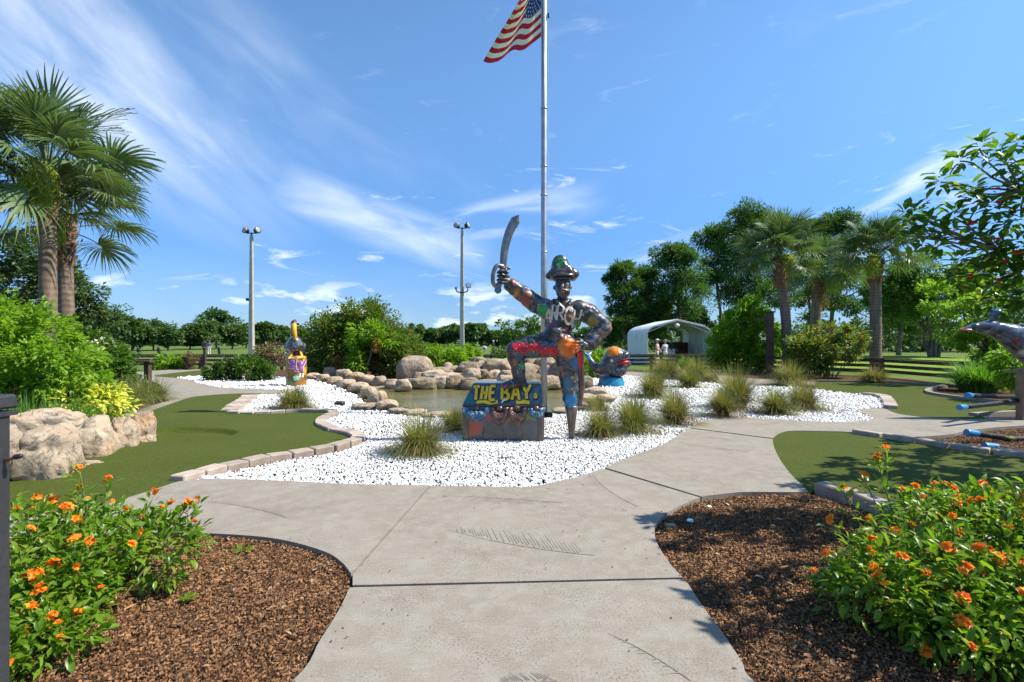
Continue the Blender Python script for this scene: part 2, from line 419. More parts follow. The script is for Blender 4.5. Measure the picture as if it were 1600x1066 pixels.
def mat_rock(name, a, b_, c, grey, os=.15):
    m, N, b = material(name); g = N.new('ShaderNodeNewGeometry'); tc = g.outputs['Position']
    oi = N.new('ShaderNodeObjectInfo').outputs['Random']
    col = N.mix(N.ramp(N.noise(tc, 2.6, 6, .6), .32, .68), a, b_)
    col = N.mix(N.ramp(N.noise(tc, 1.7, 5, .6), .5, .7), col, c)
    col = N.mix(N.ramp(N.noise(tc, 3.4, 8, .7), .5, .72, 0, .85), col, grey)
    crk = N.ramp(N.math('ABSOLUTE', N.math('SUBTRACT', N.noise(tc, 2.1, 5, .6, .6), .5)), .0, .022, .75, 0)
    col = N.mix(crk, col, (.13, .105, .08))
    col = N.mix(N.ramp(N.noise(tc, 22, 6, .7), .54, .74, 0, .65), col, (.13, .11, .09))
    hsv = N.new('ShaderNodeHueSaturation'); N.put(hsv.inputs['Color'], col); N.put(hsv.inputs['Value'], N.ramp(oi, 0, 1, 1-os, 1+os)); col = hsv.outputs[0]
    N.put(b.inputs['Base Color'], col); b.inputs['Roughness'].default_value = .88
    bp = N.new('ShaderNodeBump'); bp.inputs['Strength'].default_value = .9; bp.inputs['Distance'].default_value = .05
    N.put(bp.inputs['Height'], N.math('ADD', N.noise(tc, 7, 9, .75), N.math('MULTIPLY', N.voro(tc, 11), .3))); N.l.new(bp.outputs[0], b.inputs['Normal'])
    return m
def mat_trunk(name, c1, c2, ring=9.0):
    m, N, b = material(name); g = N.new('ShaderNodeNewGeometry').outputs['Position']; x = N.sep(g)
    nz = N.noise(g, 6, 5, .6)
    w = N.math('SINE', N.math('ADD', N.math('MULTIPLY', x[2], ring*6.28), N.math('MULTIPLY', nz, 5)))
    vert = N.noise(N.comb(N.math('MULTIPLY', x[0], 7), N.math('MULTIPLY', x[1], 7), N.math('MULTIPLY', x[2], 1.3)), 1.5, 5)
    f = N.math('ADD', N.math('MULTIPLY', w, .06), N.math('ADD', N.math('MULTIPLY', vert, .6), N.math('MULTIPLY', nz, .35)))
    N.put(b.inputs['Base Color'], N.mix(N.ramp(f, .25, .75), c1, c2)); b.inputs['Roughness'].default_value = .9
    bp = N.new('ShaderNodeBump'); bp.inputs['Strength'].default_value = .4; bp.inputs['Distance'].default_value = .02
    N.put(bp.inputs['Height'], f); N.l.new(bp.outputs[0], b.inputs['Normal'])
    return m
def mat_paint(name, dark, mids, spots, rough=.3, scale=5.0, metal=.0, coat=.5):
    """sprayed enamel: a dark ground, drifting mid tones and sprayed patches fixed on the figure"""
    m, N, b = material(name); tc = N.new('ShaderNodeTexCoord').outputs['Object']
    col = dark
    for i, (c, lo, hi) in enumerate(mids):
        off = N.new('ShaderNodeMapping'); N.put(off.inputs[0], tc); off.inputs['Location'].default_value = (i*7.3, i*3.1, i*5.7)
        col = N.mix(N.ramp(N.noise(off.outputs[0], scale*(1+.25*i), 5, .6, .8), lo, hi), col, c)
    for (p, r, c) in spots:
        vm = N.new('ShaderNodeVectorMath', operation='DISTANCE'); N.put(vm.inputs[0], tc); vm.inputs[1].default_value = p
        dd = N.math('ADD', vm.outputs['Value'], N.math('MULTIPLY', N.math('SUBTRACT', N.noise(tc, 9, 4), .5), r*1.1))
        col = N.mix(N.ramp(dd, r*.55, r, .92, 0), col, c)
    N.put(b.inputs['Base Color'], col); b.inputs['Roughness'].default_value = rough; b.inputs['Metallic'].default_value = metal
    b.inputs['Coat Weight'].default_value = coat; b.inputs['Coat Roughness'].default_value = .15
    bp = N.new('ShaderNodeBump'); bp.inputs['Strength'].default_value = .25; bp.inputs['Distance'].default_value = .02
    N.put(bp.inputs['Height'], N.noise(tc, 9, 5, .6, .6)); N.l.new(bp.outputs[0], b.inputs['Normal'])
    return m

M_conc = mat_concrete(); M_turf = mat_turf(); M_water = mat_water()
M_rock = mat_rock('tan_rock', (.42, .31, .20), (.47, .38, .275), (.50, .30, .135), (.30, .255, .205))
M_rockw = mat_rock('wet_tan_rock', (.24, .175, .10), (.37, .295, .20), (.20, .13, .06), (.22, .195, .16), .25)
M_boulder = mat_rock('brown_boulder', (.30, .225, .15), (.36, .28, .20), (.29, .20, .12), (.27, .23, .19))
M_lawn = pmat('lawn', (.085, .14, .028), (.13, .175, .045), scale=.25, rough=.95, spec=.05, bump=.5, bscale=60, c3=(.15, .165, .06), s3=.06, lo3=.5, hi3=.75)
M_lawnb = pmat('bright_lawn', (.16, .26, .03), (.20, .29, .05), scale=.4, rough=.95, spec=.05, bump=.5, bscale=60)
M_mulch = pmat('mulch', (.075, .038, .019), (.135, .075, .040), scale=45, rough=.95, spec=.1, bump=1.0, bscale=70, c3=(.075, .048, .032), s3=3.0, lo3=.45, hi3=.75)
M_chip = pmat('mulch_chip', (.145, .066, .025), (.22, .115, .050), scale=12, rough=.9, island=.72)
M_pebble = pmat('white_pebble', (.88, .865, .83), (.80, .785, .75), scale=7, rough=.6, island=.17)
M_pebbase = pmat('pebble_bed_base', (.26, .25, .235), (.5, .485, .46), scale=40, rough=.9)
M_brick = pmat('edging_brick', (.36, .285, .225), (.43, .36, .30), scale=9, rough=.9, bump=.4, bscale=45, c3=(.28, .215, .17), s3=4, objrand=.16)
M_darkwood = pmat('dark_brown_wood', (.058, .034, .023), (.090, .056, .039), scale=6, rough=.75, bump=.3, bscale=40)
M_railwood = pmat('weathered_rail', (.080, .050, .035), (.20, .15, .115), scale=5, rough=.8, bump=.3, bscale=40, lo=.45, hi=.8)
M_tanwood = pmat('tan_post_wood', (.20, .13, .08), (.27, .18, .115), scale=6, rough=.8)
M_galv = pmat('galvanised_pole', (.47, .48, .49), (.38, .39, .40), scale=5, rough=.38, metal=.75, lo=.4, hi=.6)
M_concpole = pmat('concrete_pole', (.43, .40, .36), (.36, .335, .30), scale=3, rough=.8)
M_blackmetal = pmat('black_metal', (.02, .021, .023), rough=.5)
M_greymetal = pmat('charcoal_powder_coat', (.026, .027, .030), (.034, .035, .038), scale=60, rough=.5, bump=.15, bscale=300)
M_chrome = pmat('bolt_steel', (.7, .7, .68), rough=.2, metal=1)
M_lampglass = pmat('lamp_glass', (.35, .36, .38), rough=.15, spec=.8)
M_whitemetal = pmat('white_sheet_metal', (.66, .68, .69), (.58, .60, .62), scale=3, rough=.45)

L_bush = leafmat('bright_bush_leaf', (.10, .20, .014), (.19, .30, .03), trans=.45)
L_dark = leafmat('dark_hedge_leaf', (.028, .062, .012), (.062, .115, .02), trans=.3)
L_mid = leafmat('mid_leaf', (.045, .10, .016), (.085, .16, .026), trans=.35)
L_lime = leafmat('lime_leaf', (.12, .22, .015), (.20, .31, .03), trans=.4)
L_yel = leafmat('variegated_leaf', (.52, .50, .07), (.62, .58, .16), (.12, .22, .03), trans=.35, f3=.70)
L_oak = leafmat('oak_leaf', (.040, .075, .022), (.075, .115, .036), trans=.3)
L_far = leafmat('far_tree_leaf', (.045, .085, .026), (.085, .135, .042), trans=.25)  # distance haze put into the colour: leaves lightened instead of real haze
L_far2 = leafmat('far_pine_leaf', (.034, .08, .027), (.065, .125, .042), trans=.25)
L_pine = leafmat('pine_needle', (.034, .080, .020), (.070, .135, .032), trans=.32, rough=.55)
L_palm = leafmat('palm_frond_leaf', (.062, .108, .038), (.118, .158, .074), trans=.2, rough=.45)
L_palmdry = leafmat('palm_seed_stalk', (.33, .42, .05), (.42, .48, .10), trans=.4)
L_palmold = leafmat('dry_palm_leaf', (.22, .17, .07), (.30, .24, .12), trans=.25)
L_tuft = leafmat('tuft_grass', (.14, .20, .038), (.25, .27, .08), (.30, .24, .12), trans=.38, f3=.74)
L_tuftb = leafmat('brown_tuft_grass', (.17, .175, .05), (.27, .225, .09), (.24, .135, .08), trans=.36, f3=.5)
L_grassb = leafmat('strap_leaf', (.055, .14, .018), (.11, .22, .03), trans=.35)
L_flowbush = leafmat('glossy_shrub_leaf', (.066, .145, .009), (.150, .245, .02), (.27, .32, .045), trans=.42, rough=.32, f3=.88)
L_jat = leafmat('glossy_tree_leaf', (.042, .108, .015), (.095, .18, .028), (.16, .25, .035), trans=.42, rough=.36, f3=.88)
L_redtip = leafmat('red_tipped_leaf', (.06, .12, .02), (.105, .175, .032), (.26, .13, .045), trans=.36, f3=.86)
L_croton = leafmat('croton_leaf', (.07, .13, .02), (.12, .19, .03), (.30, .17, .045), trans=.35, f3=.8)
L_dryred = leafmat('brown_shrub_leaf', (.13, .075, .05), (.19, .12, .075), (.09, .12, .04), trans=.3, f3=.7)
L_orange = leafmat('orange_petal', (.92, .24, .010), (.95, .40, .02), (.80, .14, .010), trans=.3, rough=.5, f3=.75)
L_red = leafmat('red_petal', (.55, .02, .03), (.68, .06, .05), trans=.25)
L_white = leafmat('white_petal', (.75, .68, .70), (.8, .76, .76), trans=.25)
M_bark = mat_trunk('grey_bark', (.085, .068, .052), (.19, .16, .13), 1.0)
M_barkp = mat_trunk('palm_bark', (.12, .078, .052), (.29, .215, .155), 7.0)
M_boot = mat_trunk('palm_boots', (.13, .065, .035), (.30, .18, .11), 5.0)
M_twig = pmat('twig', (.17, .135, .105), (.24, .20, .16), scale=9, rough=.9)
M_stem = pmat('green_stem', (.10, .15, .03), (.15, .17, .05), scale=9, rough=.7)

# ------------------------------------------------------------------ leaves
def unit(a): return a/np.maximum(np.linalg.norm(a, axis=1, keepdims=True), 1e-9)
T2 = (np.array([(0, 0, 0), (.48, -.5, .1), (1, 0, -.06), (.48, .5, .1)]), np.array([(0, 1, 2), (0, 2, 3)]))
T6 = (np.array([(0, 0, 0), (.3, -.42, .07), (.3, .42, .07), (.68, -.40, 0.02), (.68, .40, .02), (1, 0, -.2), (.3, 0, 0), (.68, 0, -.06)]),
      np.array([(0, 1, 6), (0, 6, 2), (1, 3, 7), (1, 7, 6), (6, 7, 4), (6, 4, 2), (3, 5, 7), (7, 5, 4)]))
def leaf_arrays(C, D, U, Ln, Wd, T):
    tv, tf = T; n = len(C); D = unit(D); Sd = unit(np.cross(D, U)); Nn = np.cross(Sd, D)
    Ln = np.broadcast_to(Ln, (n,)); Wd = np.broadcast_to(Wd, (n,))
    V = (C[:, None, :] + D[:, None, :]*(tv[None, :, 0:1]*Ln[:, None, None]) + Sd[:, None, :]*(tv[None, :, 1:2]*Wd[:, None, None])
         + Nn[:, None, :]*(tv[None, :, 2:3]*Ln[:, None, None]))
    F = tf[None] + (np.arange(n)*len(tv))[:, None, None]
    return V.reshape(-1, 3), F.reshape(-1, tf.shape[1])
def leaf_obj(name, C, D, U, Ln, Wd, m, parent, T=T2, kind='stuff'):
    V, F = leaf_arrays(C, D, U, Ln, Wd, T)
    o = link(name, np_mesh(name, V, F), m, parent)
    if kind: o['kind'] = kind
    return o
def rand_dirs(n): return unit(rng.normal(size=(n, 3)))
def crown_points(n, lobes, clump_r, nclump, fill=.5, flat=1.0):
    """points in clumps; lobes = [(cx,cy,cz,rx,ry,rz)], local coordinates"""
    lobes = np.array(lobes, float); w = (lobes[:, 3]*lobes[:, 4]*lobes[:, 5])**.67; w /= w.sum()
    li = rng.choice(len(lobes), nclump, p=w); dd = rand_dirs(nclump)
    rr = 1-(1-rng.random(nclump)**.5)*fill*1.4; rr = np.clip(rr, .15, 1.05)
    cc = lobes[li, :3] + dd*lobes[li, 3:]*rr[:, None]
    ci = rng.integers(0, nclump, n)
    off = rand_dirs(n)*(rng.random(n)**.45)[:, None]*clump_r*(.6+.8*rng.random(nclump))[ci][:, None]; off[:, 2] *= flat
    pos = cc[ci] + off
    out = unit(off + .35*(cc[ci]-lobes[li, :3][ci]))
    return pos, out
def foliage(name, lobes, n, size, m, parent, clump_r=.3, nclump=60, aspect=.5, fill=.5, flat=1.0, T=T2, droop=.15, kind='stuff', jit=.6, zmin=None):
    pos, out = crown_points(n, lobes, clump_r, nclump, fill, flat)
    if zmin is not None: pos[:, 2] = np.maximum(pos[:, 2], zmin+.1*rng.random(len(pos)))
    D = unit(out + rand_dirs(n)*jit); D[:, 2] -= droop
    U = rand_dirs(n)*.7; U[:, 2] += 1.0
    Ln = size*(.6+.8*rng.random(n))
    return leaf_obj(name, pos, D, U, Ln, Ln*aspect, m, parent, T, kind)

def branchy(mb, p0, p1, r0, r1, n=6, wob=.08, seg=6):
    p0 = Vector(p0); p1 = Vector(p1); pts = []
    for i in range(n+1):
        t = i/n; q = p0.lerp(p1, t)
        if 0 < i < n: q += Vector(rng.normal(size=3))*wob*(p1-p0).length
        pts.append(q)
    pts = crom(pts, 2); k = len(pts)
    mb.tube(pts, [r0+(r1-r0)*i/(k-1) for i in range(k)], seg)

def tree(name, label, cat, base, lobes, n, size, lm, tr=.15, clump_r=.6, nclump=40, group=None, trunk_top=None, limbs=6, aspect=.6, fill=.55, flat=.8, bark=None, T=T2, stems=1, jit=.7):
    root = empty(name, base, label, cat, group)
    lob = np.array(lobes, float); top = trunk_top or float((lob[:, 2]).mean())
    mb = MB()
    for s in range(stems):
        a = 6.28*s/max(stems, 1)+.4; sp = 0 if stems == 1 else tr*1.6
        c0 = Vector((math.cos(a)*sp, math.sin(a)*sp, -.1)); c1 = Vector((math.cos(a)*sp*3.2+lob[0, 0]*.3, math.sin(a)*sp*3.2, top))
        branchy(mb, c0, c1, tr, tr*.45, 5, .03, 8)
        for k in range(limbs):
            l = lob[rng.integers(len(lob))]; d = rand_dirs(1)[0]; d[2] = abs(d[2])*.6
            st = c0.lerp(c1, .45+.55*rng.random())
            branchy(mb, st, Vector(l[:3]) + Vector(d*l[3:]*.75), tr*.4, tr*.08, 4, .07, 5)
    mb.build('trunk', bark or M_bark, root, True)
    foliage('crown', lobes, n, size, lm, root, clump_r, nclump, aspect, fill, flat, T, jit=jit)
    return root
def shrub(name, label, base, lobes, n, size, lm, clump_r=.22, nclump=50, group=None, cat='shrub', aspect=.5, T=T2, fill=.45, stems=6, kind='stuff', droop=.1, jit=.6, flat=1.0):
    root = empty(name, base, label, cat, group); mb = MB(); lob = np.array(lobes, float)
    for k in range(stems):
        l = lob[k % len(lob)]; d = rand_dirs(1)[0]
        branchy(mb, (rng.normal()*.06+l[0]*.4, rng.normal()*.06+l[1]*.4, -.06), Vector(l[:3])+Vector(d*l[3:]*.7), .022, .007, 4, .06, 5)
    mb.build('stems', M_twig, root, True)
    foliage('leaves', lobes, n, size, lm, root, clump_r, nclump, aspect, fill, flat, T, droop, zmin=.02, jit=jit)
    return root

# ------------------------------------------------------------------ the setting: ground sheets
def disc_sheet(name, r, z, m, n=64, c=(0, 0)):
    V = [(c[0], c[1], z)] + [(c[0]+r*math.cos(6.28318*k/n), c[1]+r*math.sin(6.28318*k/n), z) for k in range(n)]
    o = link(name, np_mesh(name, V, [(0, 1+k, 1+(k+1) % n) for k in range(n)]), m); o['kind'] = 'structure'; return o
disc_sheet('ground', 1500, -.13, M_lawn)
# planted garden soil under everything
garden = [Vector(p) for p in [(-26, 3), (-26, 16), (-15, 22.5), (-15.5, 27.5), (-2, 27.2), (7, 27.6), (14, 25.6), (16.2, 21), (15.6, 17.5), (17, 12), (17, -6), (-26, -6)]]
HC = G(268, 677)
def gardenh(x, y): return -.07*max(0, min(1, (2.1-math.hypot((x-HC.x)/1.15, (y-HC.y)/.85))/.6))
sheet('mulch_bed', garden, -.045, .07, M_mulch, hf=gardenh, grid=.6)

# concrete walk, five slabs with open joints
L_edge_near = [(-1.75, -1.5), (-1.6, 0.6), (-1.25, 1.6)]
R_edge_near = [(1.75, -1.5), (1.55, .9), (1.25, 1.75)]
walk = link('concrete_path', np_mesh('concrete_path', [(-2, -1.6, -.042), (2, -1.6, -.042), (2, 2, -.042), (-2, 2, -.042)], [(0, 1, 2, 3)]), M_mulch); walk['kind'] = 'structure'
s1 = crom([Vector((*p, 0)) for p in L_edge_near] + GP([(455, 1066), (500, 1000), (530, 952), (546, 918)])) + GP([(1069, 905)]) + crom(GP([(1075, 912), (1100, 950), (1130, 990), (1160, 1035), (1180, 1066)]) + [Vector((*p, 0)) for p in R_edge_near[::-1]])
s2 = GP([(551, 914.4), (1067, 902.2)]) + GC([(1050, 885), (1030, 855), (1023, 835), (1025, 820), (1040, 803), (1070, 787), (1094, 777.5)]) + GP([(942, 732)]) + GC([(920, 740), (870, 752), (830, 760), (780, 760), (674, 759)]) + GP([(551.2, 898)])
s3 = GP([(548.6, 896), (671.4, 758)]) + GC([(600, 757), (520, 755), (420, 750), (330, 748), (285, 751), (240, 765), (180, 783), (100, 800), (0, 812), (-120, 822)]) + GC([(-120, 850), (100, 836), (250, 832), (310, 833), (360, 835), (420, 840), (470, 850), (515, 865), (538, 882)])
s4 = GP([(944.3, 730.2), (1096.6, 776.1)]) + GC([(1110, 774), (1160, 769), (1230, 769), (1263, 768)]) + GC([(1263, 768), (1250, 755), (1235, 740), (1220, 720), (1210, 700), (1207, 686)]) + GP([(1078, 669.5)]) + GC([(1070, 672), (1040, 692), (1000, 708), (960, 723)])
s5 = GP([(1079.6, 668.6), (1207, 684.7)]) + GC([(1209, 683), (1220, 676), (1240, 673), (1300, 674), (1331, 675)]) + GC([(1331, 675), (1380, 679), (1427, 682.5), (1488, 678.5), (1512, 673), (1600, 665), (1800, 658)]) + GP([(1800, 648)]) + GC([(1800, 648), (1600, 652), (1541, 652), (1535, 655), (1468, 653.5), (1430, 650.6), (1401, 646), (1384, 639)]) + GC([(1378, 638), (1336, 640), (1356, 648), (1366, 653), (1340, 658), (1300, 659), (1260, 657), (1212, 655), (1160, 652), (1110, 655), (1090, 661)])
for s in (s1, s2, s3, s4, s5): sheet('slab', s, 0, .06, M_conc, walk)
lp = GC([(190, 648), (230, 636), (265, 625.5), (249, 625), (244, 622), (253, 612), (252, 603), (240, 597), (215, 590)], n=3) + GC([(215, 580), (237, 579.5), (280, 577), (330, 574.5)], n=3) + GC([(330, 576.5), (300, 579), (252, 584.5), (240, 588), (263, 590), (277, 591), (298, 594), (312, 599.5), (340, 605), (375, 607), (427, 609), (450, 611)], n=3) + GC([(450, 615), (410, 615), (375, 615), (345, 616), (308, 619), (289, 623), (223, 646), (200, 653)], n=3)
tag(sheet('garden_walk', lp, .002, .06, M_conc))
bp_ = GC([(935, 580.5), (1000, 580.5), (1100, 585), (1180, 592), (1272, 597)], n=3) + GC([(1274, 601), (1230, 604), (1180, 604), (1100, 597), (1000, 588), (935, 587)], n=3)
sheet('back_walk', bp_, .002, .06, M_conc)

# putting greens
def hollow(x, y):
    c = G(268, 677); dx, dy = (x-c.x)/1.05, (y-c.y)/.62; r = math.hypot(dx, dy)
    t = max(0, min(1, (1.0-r)/.16)); t = t*t*(3-2*t)
    return -.078*t*(1 if dx > -.2 else max(0, 1+(dx+.2)*1.2))
t1 = GC([(-120, 830), (0, 815), (100, 803), (180, 786), (240, 768), (275, 752)]) + GC([(275, 749), (340, 728), (400, 714), (439, 708), (479, 701), (513, 695), (546, 684), (542, 678), (513, 672), (496, 662), (510, 647), (508, 643), (463, 644), (400, 647), (356, 645)]) + GP([(364, 637), (392, 617)]) + GC([(410, 615), (375, 615), (345, 616), (308, 619), (289, 623), (223, 646), (190, 655)]) + GP([(100, 700), (-120, 740)])
t1c = G(268, 677)
sheet('putting_green', t1, -.008, .07, M_turf, hf=hollow, grid=.05)
t2 = GC([(240, 588), (252, 585), (320, 578), (345, 578)], n=3) + GP([(345, 586), (320, 587), (263, 590.5)])
sheet('putting_green', t2, -.006, .06, M_turf)
t3 = GC([(1265, 770), (1250, 755), (1235, 740), (1220, 720), (1210, 700), (1208, 684), (1220, 676), (1240, 673), (1300, 674), (1331, 675.5)]) + GC([(1331, 676), (1366, 681), (1413, 688), (1442, 693), (1488, 701), (1532, 707), (1600, 713), (1800, 730)]) + GC([(1800, 910), (1600, 868), (1480, 832), (1405, 806), (1330, 775), (1275, 762)])
sheet('putting_green', t3, -.010, .06, M_turf)
t4 = GC([(1270, 597), (1340, 597), (1440, 600), (1477, 604), (1455, 608), (1449, 613), (1470, 618), (1541, 627), (1620, 636)], n=4) + GP([(1620, 645), (1543, 648), (1541, 653)]) + GC([(1535, 656), (1468, 655), (1430, 652), (1401, 647.5), (1384, 639)], n=4) + GP([(1390, 637), (1396, 620)]) + GC([(1380, 618), (1330, 614), (1286, 610), (1270, 604)], n=3)
sheet('putting_green', t4, -.009, .06, M_turf)
# the raised mowed tee beyond the rail fence
tee = crom([Vector(p) for p in [(15, 34, 0), (17, 28, 0), (21, 25, 0), (29, 26, 0), (36, 32, 0), (34, 44, 0), (22, 46, 0), (16, 41, 0)]], 5, True)
def teeh(x, y):
    r = math.hypot((x-25)/11, (y-35)/11); return .62*max(0, 1-r*r)
sheet('mowed_tee', tee, -.10, .1, M_lawnb, hf=teeh, grid=.8)

# pond
pond = crom(GP([(560, 606), (600, 603), (680, 602), (760, 604), (840, 604), (900, 604), (935, 612), (935, 628), (900, 640), (840, 645), (740, 646), (660, 642), (600, 637), (565, 622)]), 4, True)
sheet('pond_water', pond, -.012, .03, M_water)

# white pebble bed
peb = GC([(285, 752), (330, 749), (420, 751), (520, 756), (670, 758), (780, 761), (830, 761), (870, 753), (920, 741), (960, 724), (1000, 709), (1040, 693), (1070, 673), (1090, 661), (1110, 656), (1160, 653), (1212, 656), (1260, 658), (1300, 660), (1340, 659), (1366, 653.5), (1356, 647), (1338, 640)]) + GP([(1382, 637), (1384, 620)]) + GC([(1380, 619), (1330, 614.5), (1286, 610), (1240, 605), (1180, 604.5), (1100, 598), (1000, 588.5), (935, 587), (905, 592)], n=4) + GC([(915, 606), (925, 618), (905, 635), (880, 643), (800, 649), (720, 649), (640, 645), (600, 641), (572, 630), (552, 615), (520, 603), (490, 594), (478, 587), (430, 588), (400, 589), (320, 587), (277, 591)], n=4) + GC([(298, 594), (312, 599.5), (340, 605), (375, 607), (427, 609), (450, 610)], n=4) + GP([(450, 615), (410, 616), (396, 618), (368, 636), (358, 643)]) + GC([(400, 642), (463, 639), (505, 638), (530, 645), (514, 650), (500, 661), (526, 671), (565, 678), (572, 687), (530, 705), (446, 718), (350, 736)])
def pebh(x, y): return .02*noise.noise(Vector((x*.8, y*.5, 0)))
pebbed = sheet('pebble_bed', peb, -.045, .03, M_pebbase)
def ico_np(sub):
    bm = bmesh.new(); bmesh.ops.create_icosphere(bm, subdivisions=sub, radius=1)
    V = np.array([v.co[:] for v in bm.verts]); F = np.array([[v.index for v in f.verts] for f in bm.faces]); bm.free(); return V, F
ICO1, ICOF1 = ico_np(1)
OCT = np.array([(1, 0, 0), (-1, 0, 0), (0, 1, 0), (0, -1, 0), (0, 0, 1), (0, 0, -1)], float)
OCTF = np.array([(0, 2, 4), (2, 1, 4), (1, 3, 4), (3, 0, 4), (2, 0, 5), (1, 2, 5), (3, 1, 5), (0, 3, 5)])
def rand_rot(n):
    q = unit(rng.normal(size=(n, 4))); w, x, y, z = q.T
    return np.stack([1-2*(y*y+z*z), 2*(x*y-z*w), 2*(x*z+y*w), 2*(x*y+z*w), 1-2*(x*x+z*z), 2*(y*z-x*w), 2*(x*z-y*w), 2*(y*z+x*w), 1-2*(x*x+y*y)], 1).reshape(n, 3, 3)
def pebbles():
    pl = [(p.x, p.y) for p in peb]; xs = [p[0] for p in pl]; ys = [p[1] for p in pl]
    allp = []
    for (y0, y1, sp) in ((0, 8.2, .030), (8.2, 11, .042), (11, 15, .062), (15, 40, .095)):
        gx, gy = np.meshgrid(np.arange(min(xs), max(xs), sp), np.arange(max(min(ys), y0), min(max(ys), y1), sp)); gx = gx.ravel(); gy = gy.ravel()
        gx = gx + rng.uniform(-.5, .5, gx.shape)*sp; gy = gy + rng.uniform(-.5, .5, gy.shape)*sp
        vis = np.abs(gx) < gy*1.06+.3
        ok = in_poly(gx, gy, pl) & vis; gx, gy = gx[ok], gy[ok]
        sz = sp*.5*(.62+.75*rng.random(len(gx))**1.4)
        allp.append((gx, gy, sz, sp))
    near = None
    for i, (gx, gy, sz, sp) in enumerate(allp):
        if i == 0:
            order = np.argsort(gy - 3*sz*20); near = (gx[order[:290]], gy[order[:290]], sz[order[:290]]); gx, gy, sz = gx[order[290:]], gy[order[290:]], sz[order[290:]]
        n = len(gx); bv, bf = (ICO1, ICOF1) if i == 0 else (OCT, OCTF)
        gz = np.array([pebh(a, b) for a, b in zip(gx, gy)])
        sc = np.stack([sz*rng.uniform(.9, 1.45, n), sz*rng.uniform(.75, 1.1, n), sz*rng.uniform(.55, .85, n)], 1)
        V = bv[None]*(1+.22*rng.normal(size=(n, len(bv), 1)).clip(-1.5, 1.5)) * sc[:, None, :]
        V = np.einsum('nij,nkj->nki', rand_rot(n), V)
        V += np.stack([gx, gy, -.022+gz+rng.uniform(-.008, .012, n)+sz*.25], 1)[:, None, :]
        F = bf[None] + (np.arange(n)*len(bv))[:, None, None]
        o = link('pebbles', np_mesh('pebbles', V.reshape(-1, 3), F.reshape(-1, 3)), M_pebble, pebbed); o['kind'] = 'stuff'
    mes = []
    for k in range(6):
        V = ICO1*(1+.2*rng.normal(size=(len(ICO1), 1)).clip(-1.4, 1.4))*np.array([1.3, .95, .7]); mes.append(np_mesh('pebble', V, ICOF1))
    for k in range(290):
        o = link('pebble', mes[k % 6], M_pebble, pebbed, (near[0][k], near[1][k], -.014)); s = near[2][k]*1.15
        o.scale = (s, s, s); o.rotation_euler = tuple(rng.uniform(-.5, .5, 2)) + (rng.uniform(0, 6.28),)
pebbles()

# bark chips on the near beds
def chips(name, poly, n, parent=None, smin=.004, smax=.0155):
    xs = [p[0] for p in poly]; ys = [p[1] for p in poly]
    X = rng.uniform(min(xs), max(xs), n*3); Y = rng.uniform(min(ys), max(ys), n*3); ok = in_poly(X, Y, poly); X, Y = X[ok][:n], Y[ok][:n]; n = len(X)
    bv = np.array([(-1, -1, -1), (1, -.7, -1), (-.8, 0, 1.5), (.9, .1, 1.5), (-.9, .8, -1), (.8, 1, -1)], float)
    bf = np.array([(0, 1, 3, 2), (2, 3, 5, 4)])
    L = rng.uniform(smin, smax, n)*rng.uniform(.4, 1, n)*np.where(rng.random(n) > .985, 2.6, 1); Wd = L*rng.uniform(.12, .42, n); H = np.full(n, .0022)*rng.uniform(.6, 2, n)
    V = bv[None]*np.stack([L, Wd, H], 1)[:, None, :]
    a = rng.uniform(0, 6.28, n); ti = rng.normal(size=n)*.28; ro = rng.normal(size=n)*.35
    ca, sa = np.cos(a), np.sin(a)
    Rz = np.zeros((n, 3, 3)); Rz[:, 0, 0] = ca; Rz[:, 0, 1] = -sa; Rz[:, 1, 0] = sa; Rz[:, 1, 1] = ca; Rz[:, 2, 2] = 1
    Ry = np.zeros((n, 3, 3)); Ry[:, 0, 0] = np.cos(ti); Ry[:, 0, 2] = np.sin(ti); Ry[:, 2, 0] = -np.sin(ti); Ry[:, 2, 2] = np.cos(ti); Ry[:, 1, 1] = 1
    Rx = np.zeros((n, 3, 3)); Rx[:, 1, 1] = np.cos(ro); Rx[:, 1, 2] = -np.sin(ro); Rx[:, 2, 1] = np.sin(ro); Rx[:, 2, 2] = np.cos(ro); Rx[:, 0, 0] = 1
    V = np.einsum('nij,njk,nkl,nml->nmi', Rz, Ry, Rx, V)
    hz = np.array([.018*noise.noise(Vector((x*2.2, y*2.2, 4))) for x, y in zip(X, Y)])
    V += np.stack([X, Y, -.030+hz+rng.uniform(-.008, .01, n)], 1)[:, None, :]
    F = bf[None] + (np.arange(n)*6)[:, None, None]
    o = link(name, np_mesh(name, V.reshape(-1, 3), F.reshape(-1, 4)), M_chip, parent); o['kind'] = 'stuff'
    return o
bed1 = [(p.x, p.y) for p in crom([Vector((*p, 0)) for p in L_edge_near] + GP([(455, 1066), (500, 1000), (530, 952), (545, 910), (540, 887), (515, 866), (470, 851), (420, 841), (360, 836), (310, 834), (100, 838)]), 4)] + [(-4.6, 3.9), (-3.4, 1.2)]
bed2 = [(p.x, p.y) for p in crom(GP([(1262, 769), (1160, 770), (1110, 776), (1070, 788), (1040, 804), (1025, 821), (1024, 835), (1031, 855), (1051, 885), (1076, 912), (1101, 950), (1131, 990), (1161, 1035), (1181, 1066)]), 4)] + [(1.6, 1.2), (4, 1.2), (4.6, 3.6), (3.4, 4.4)]
bed4 = [(p.x, p.y) for p in GP([(1413, 687), (1430, 684), (1488, 680), (1512, 674), (1600, 667), (1660, 664), (1660, 715), (1600, 711), (1532, 705), (1488, 699), (1442, 691)])]
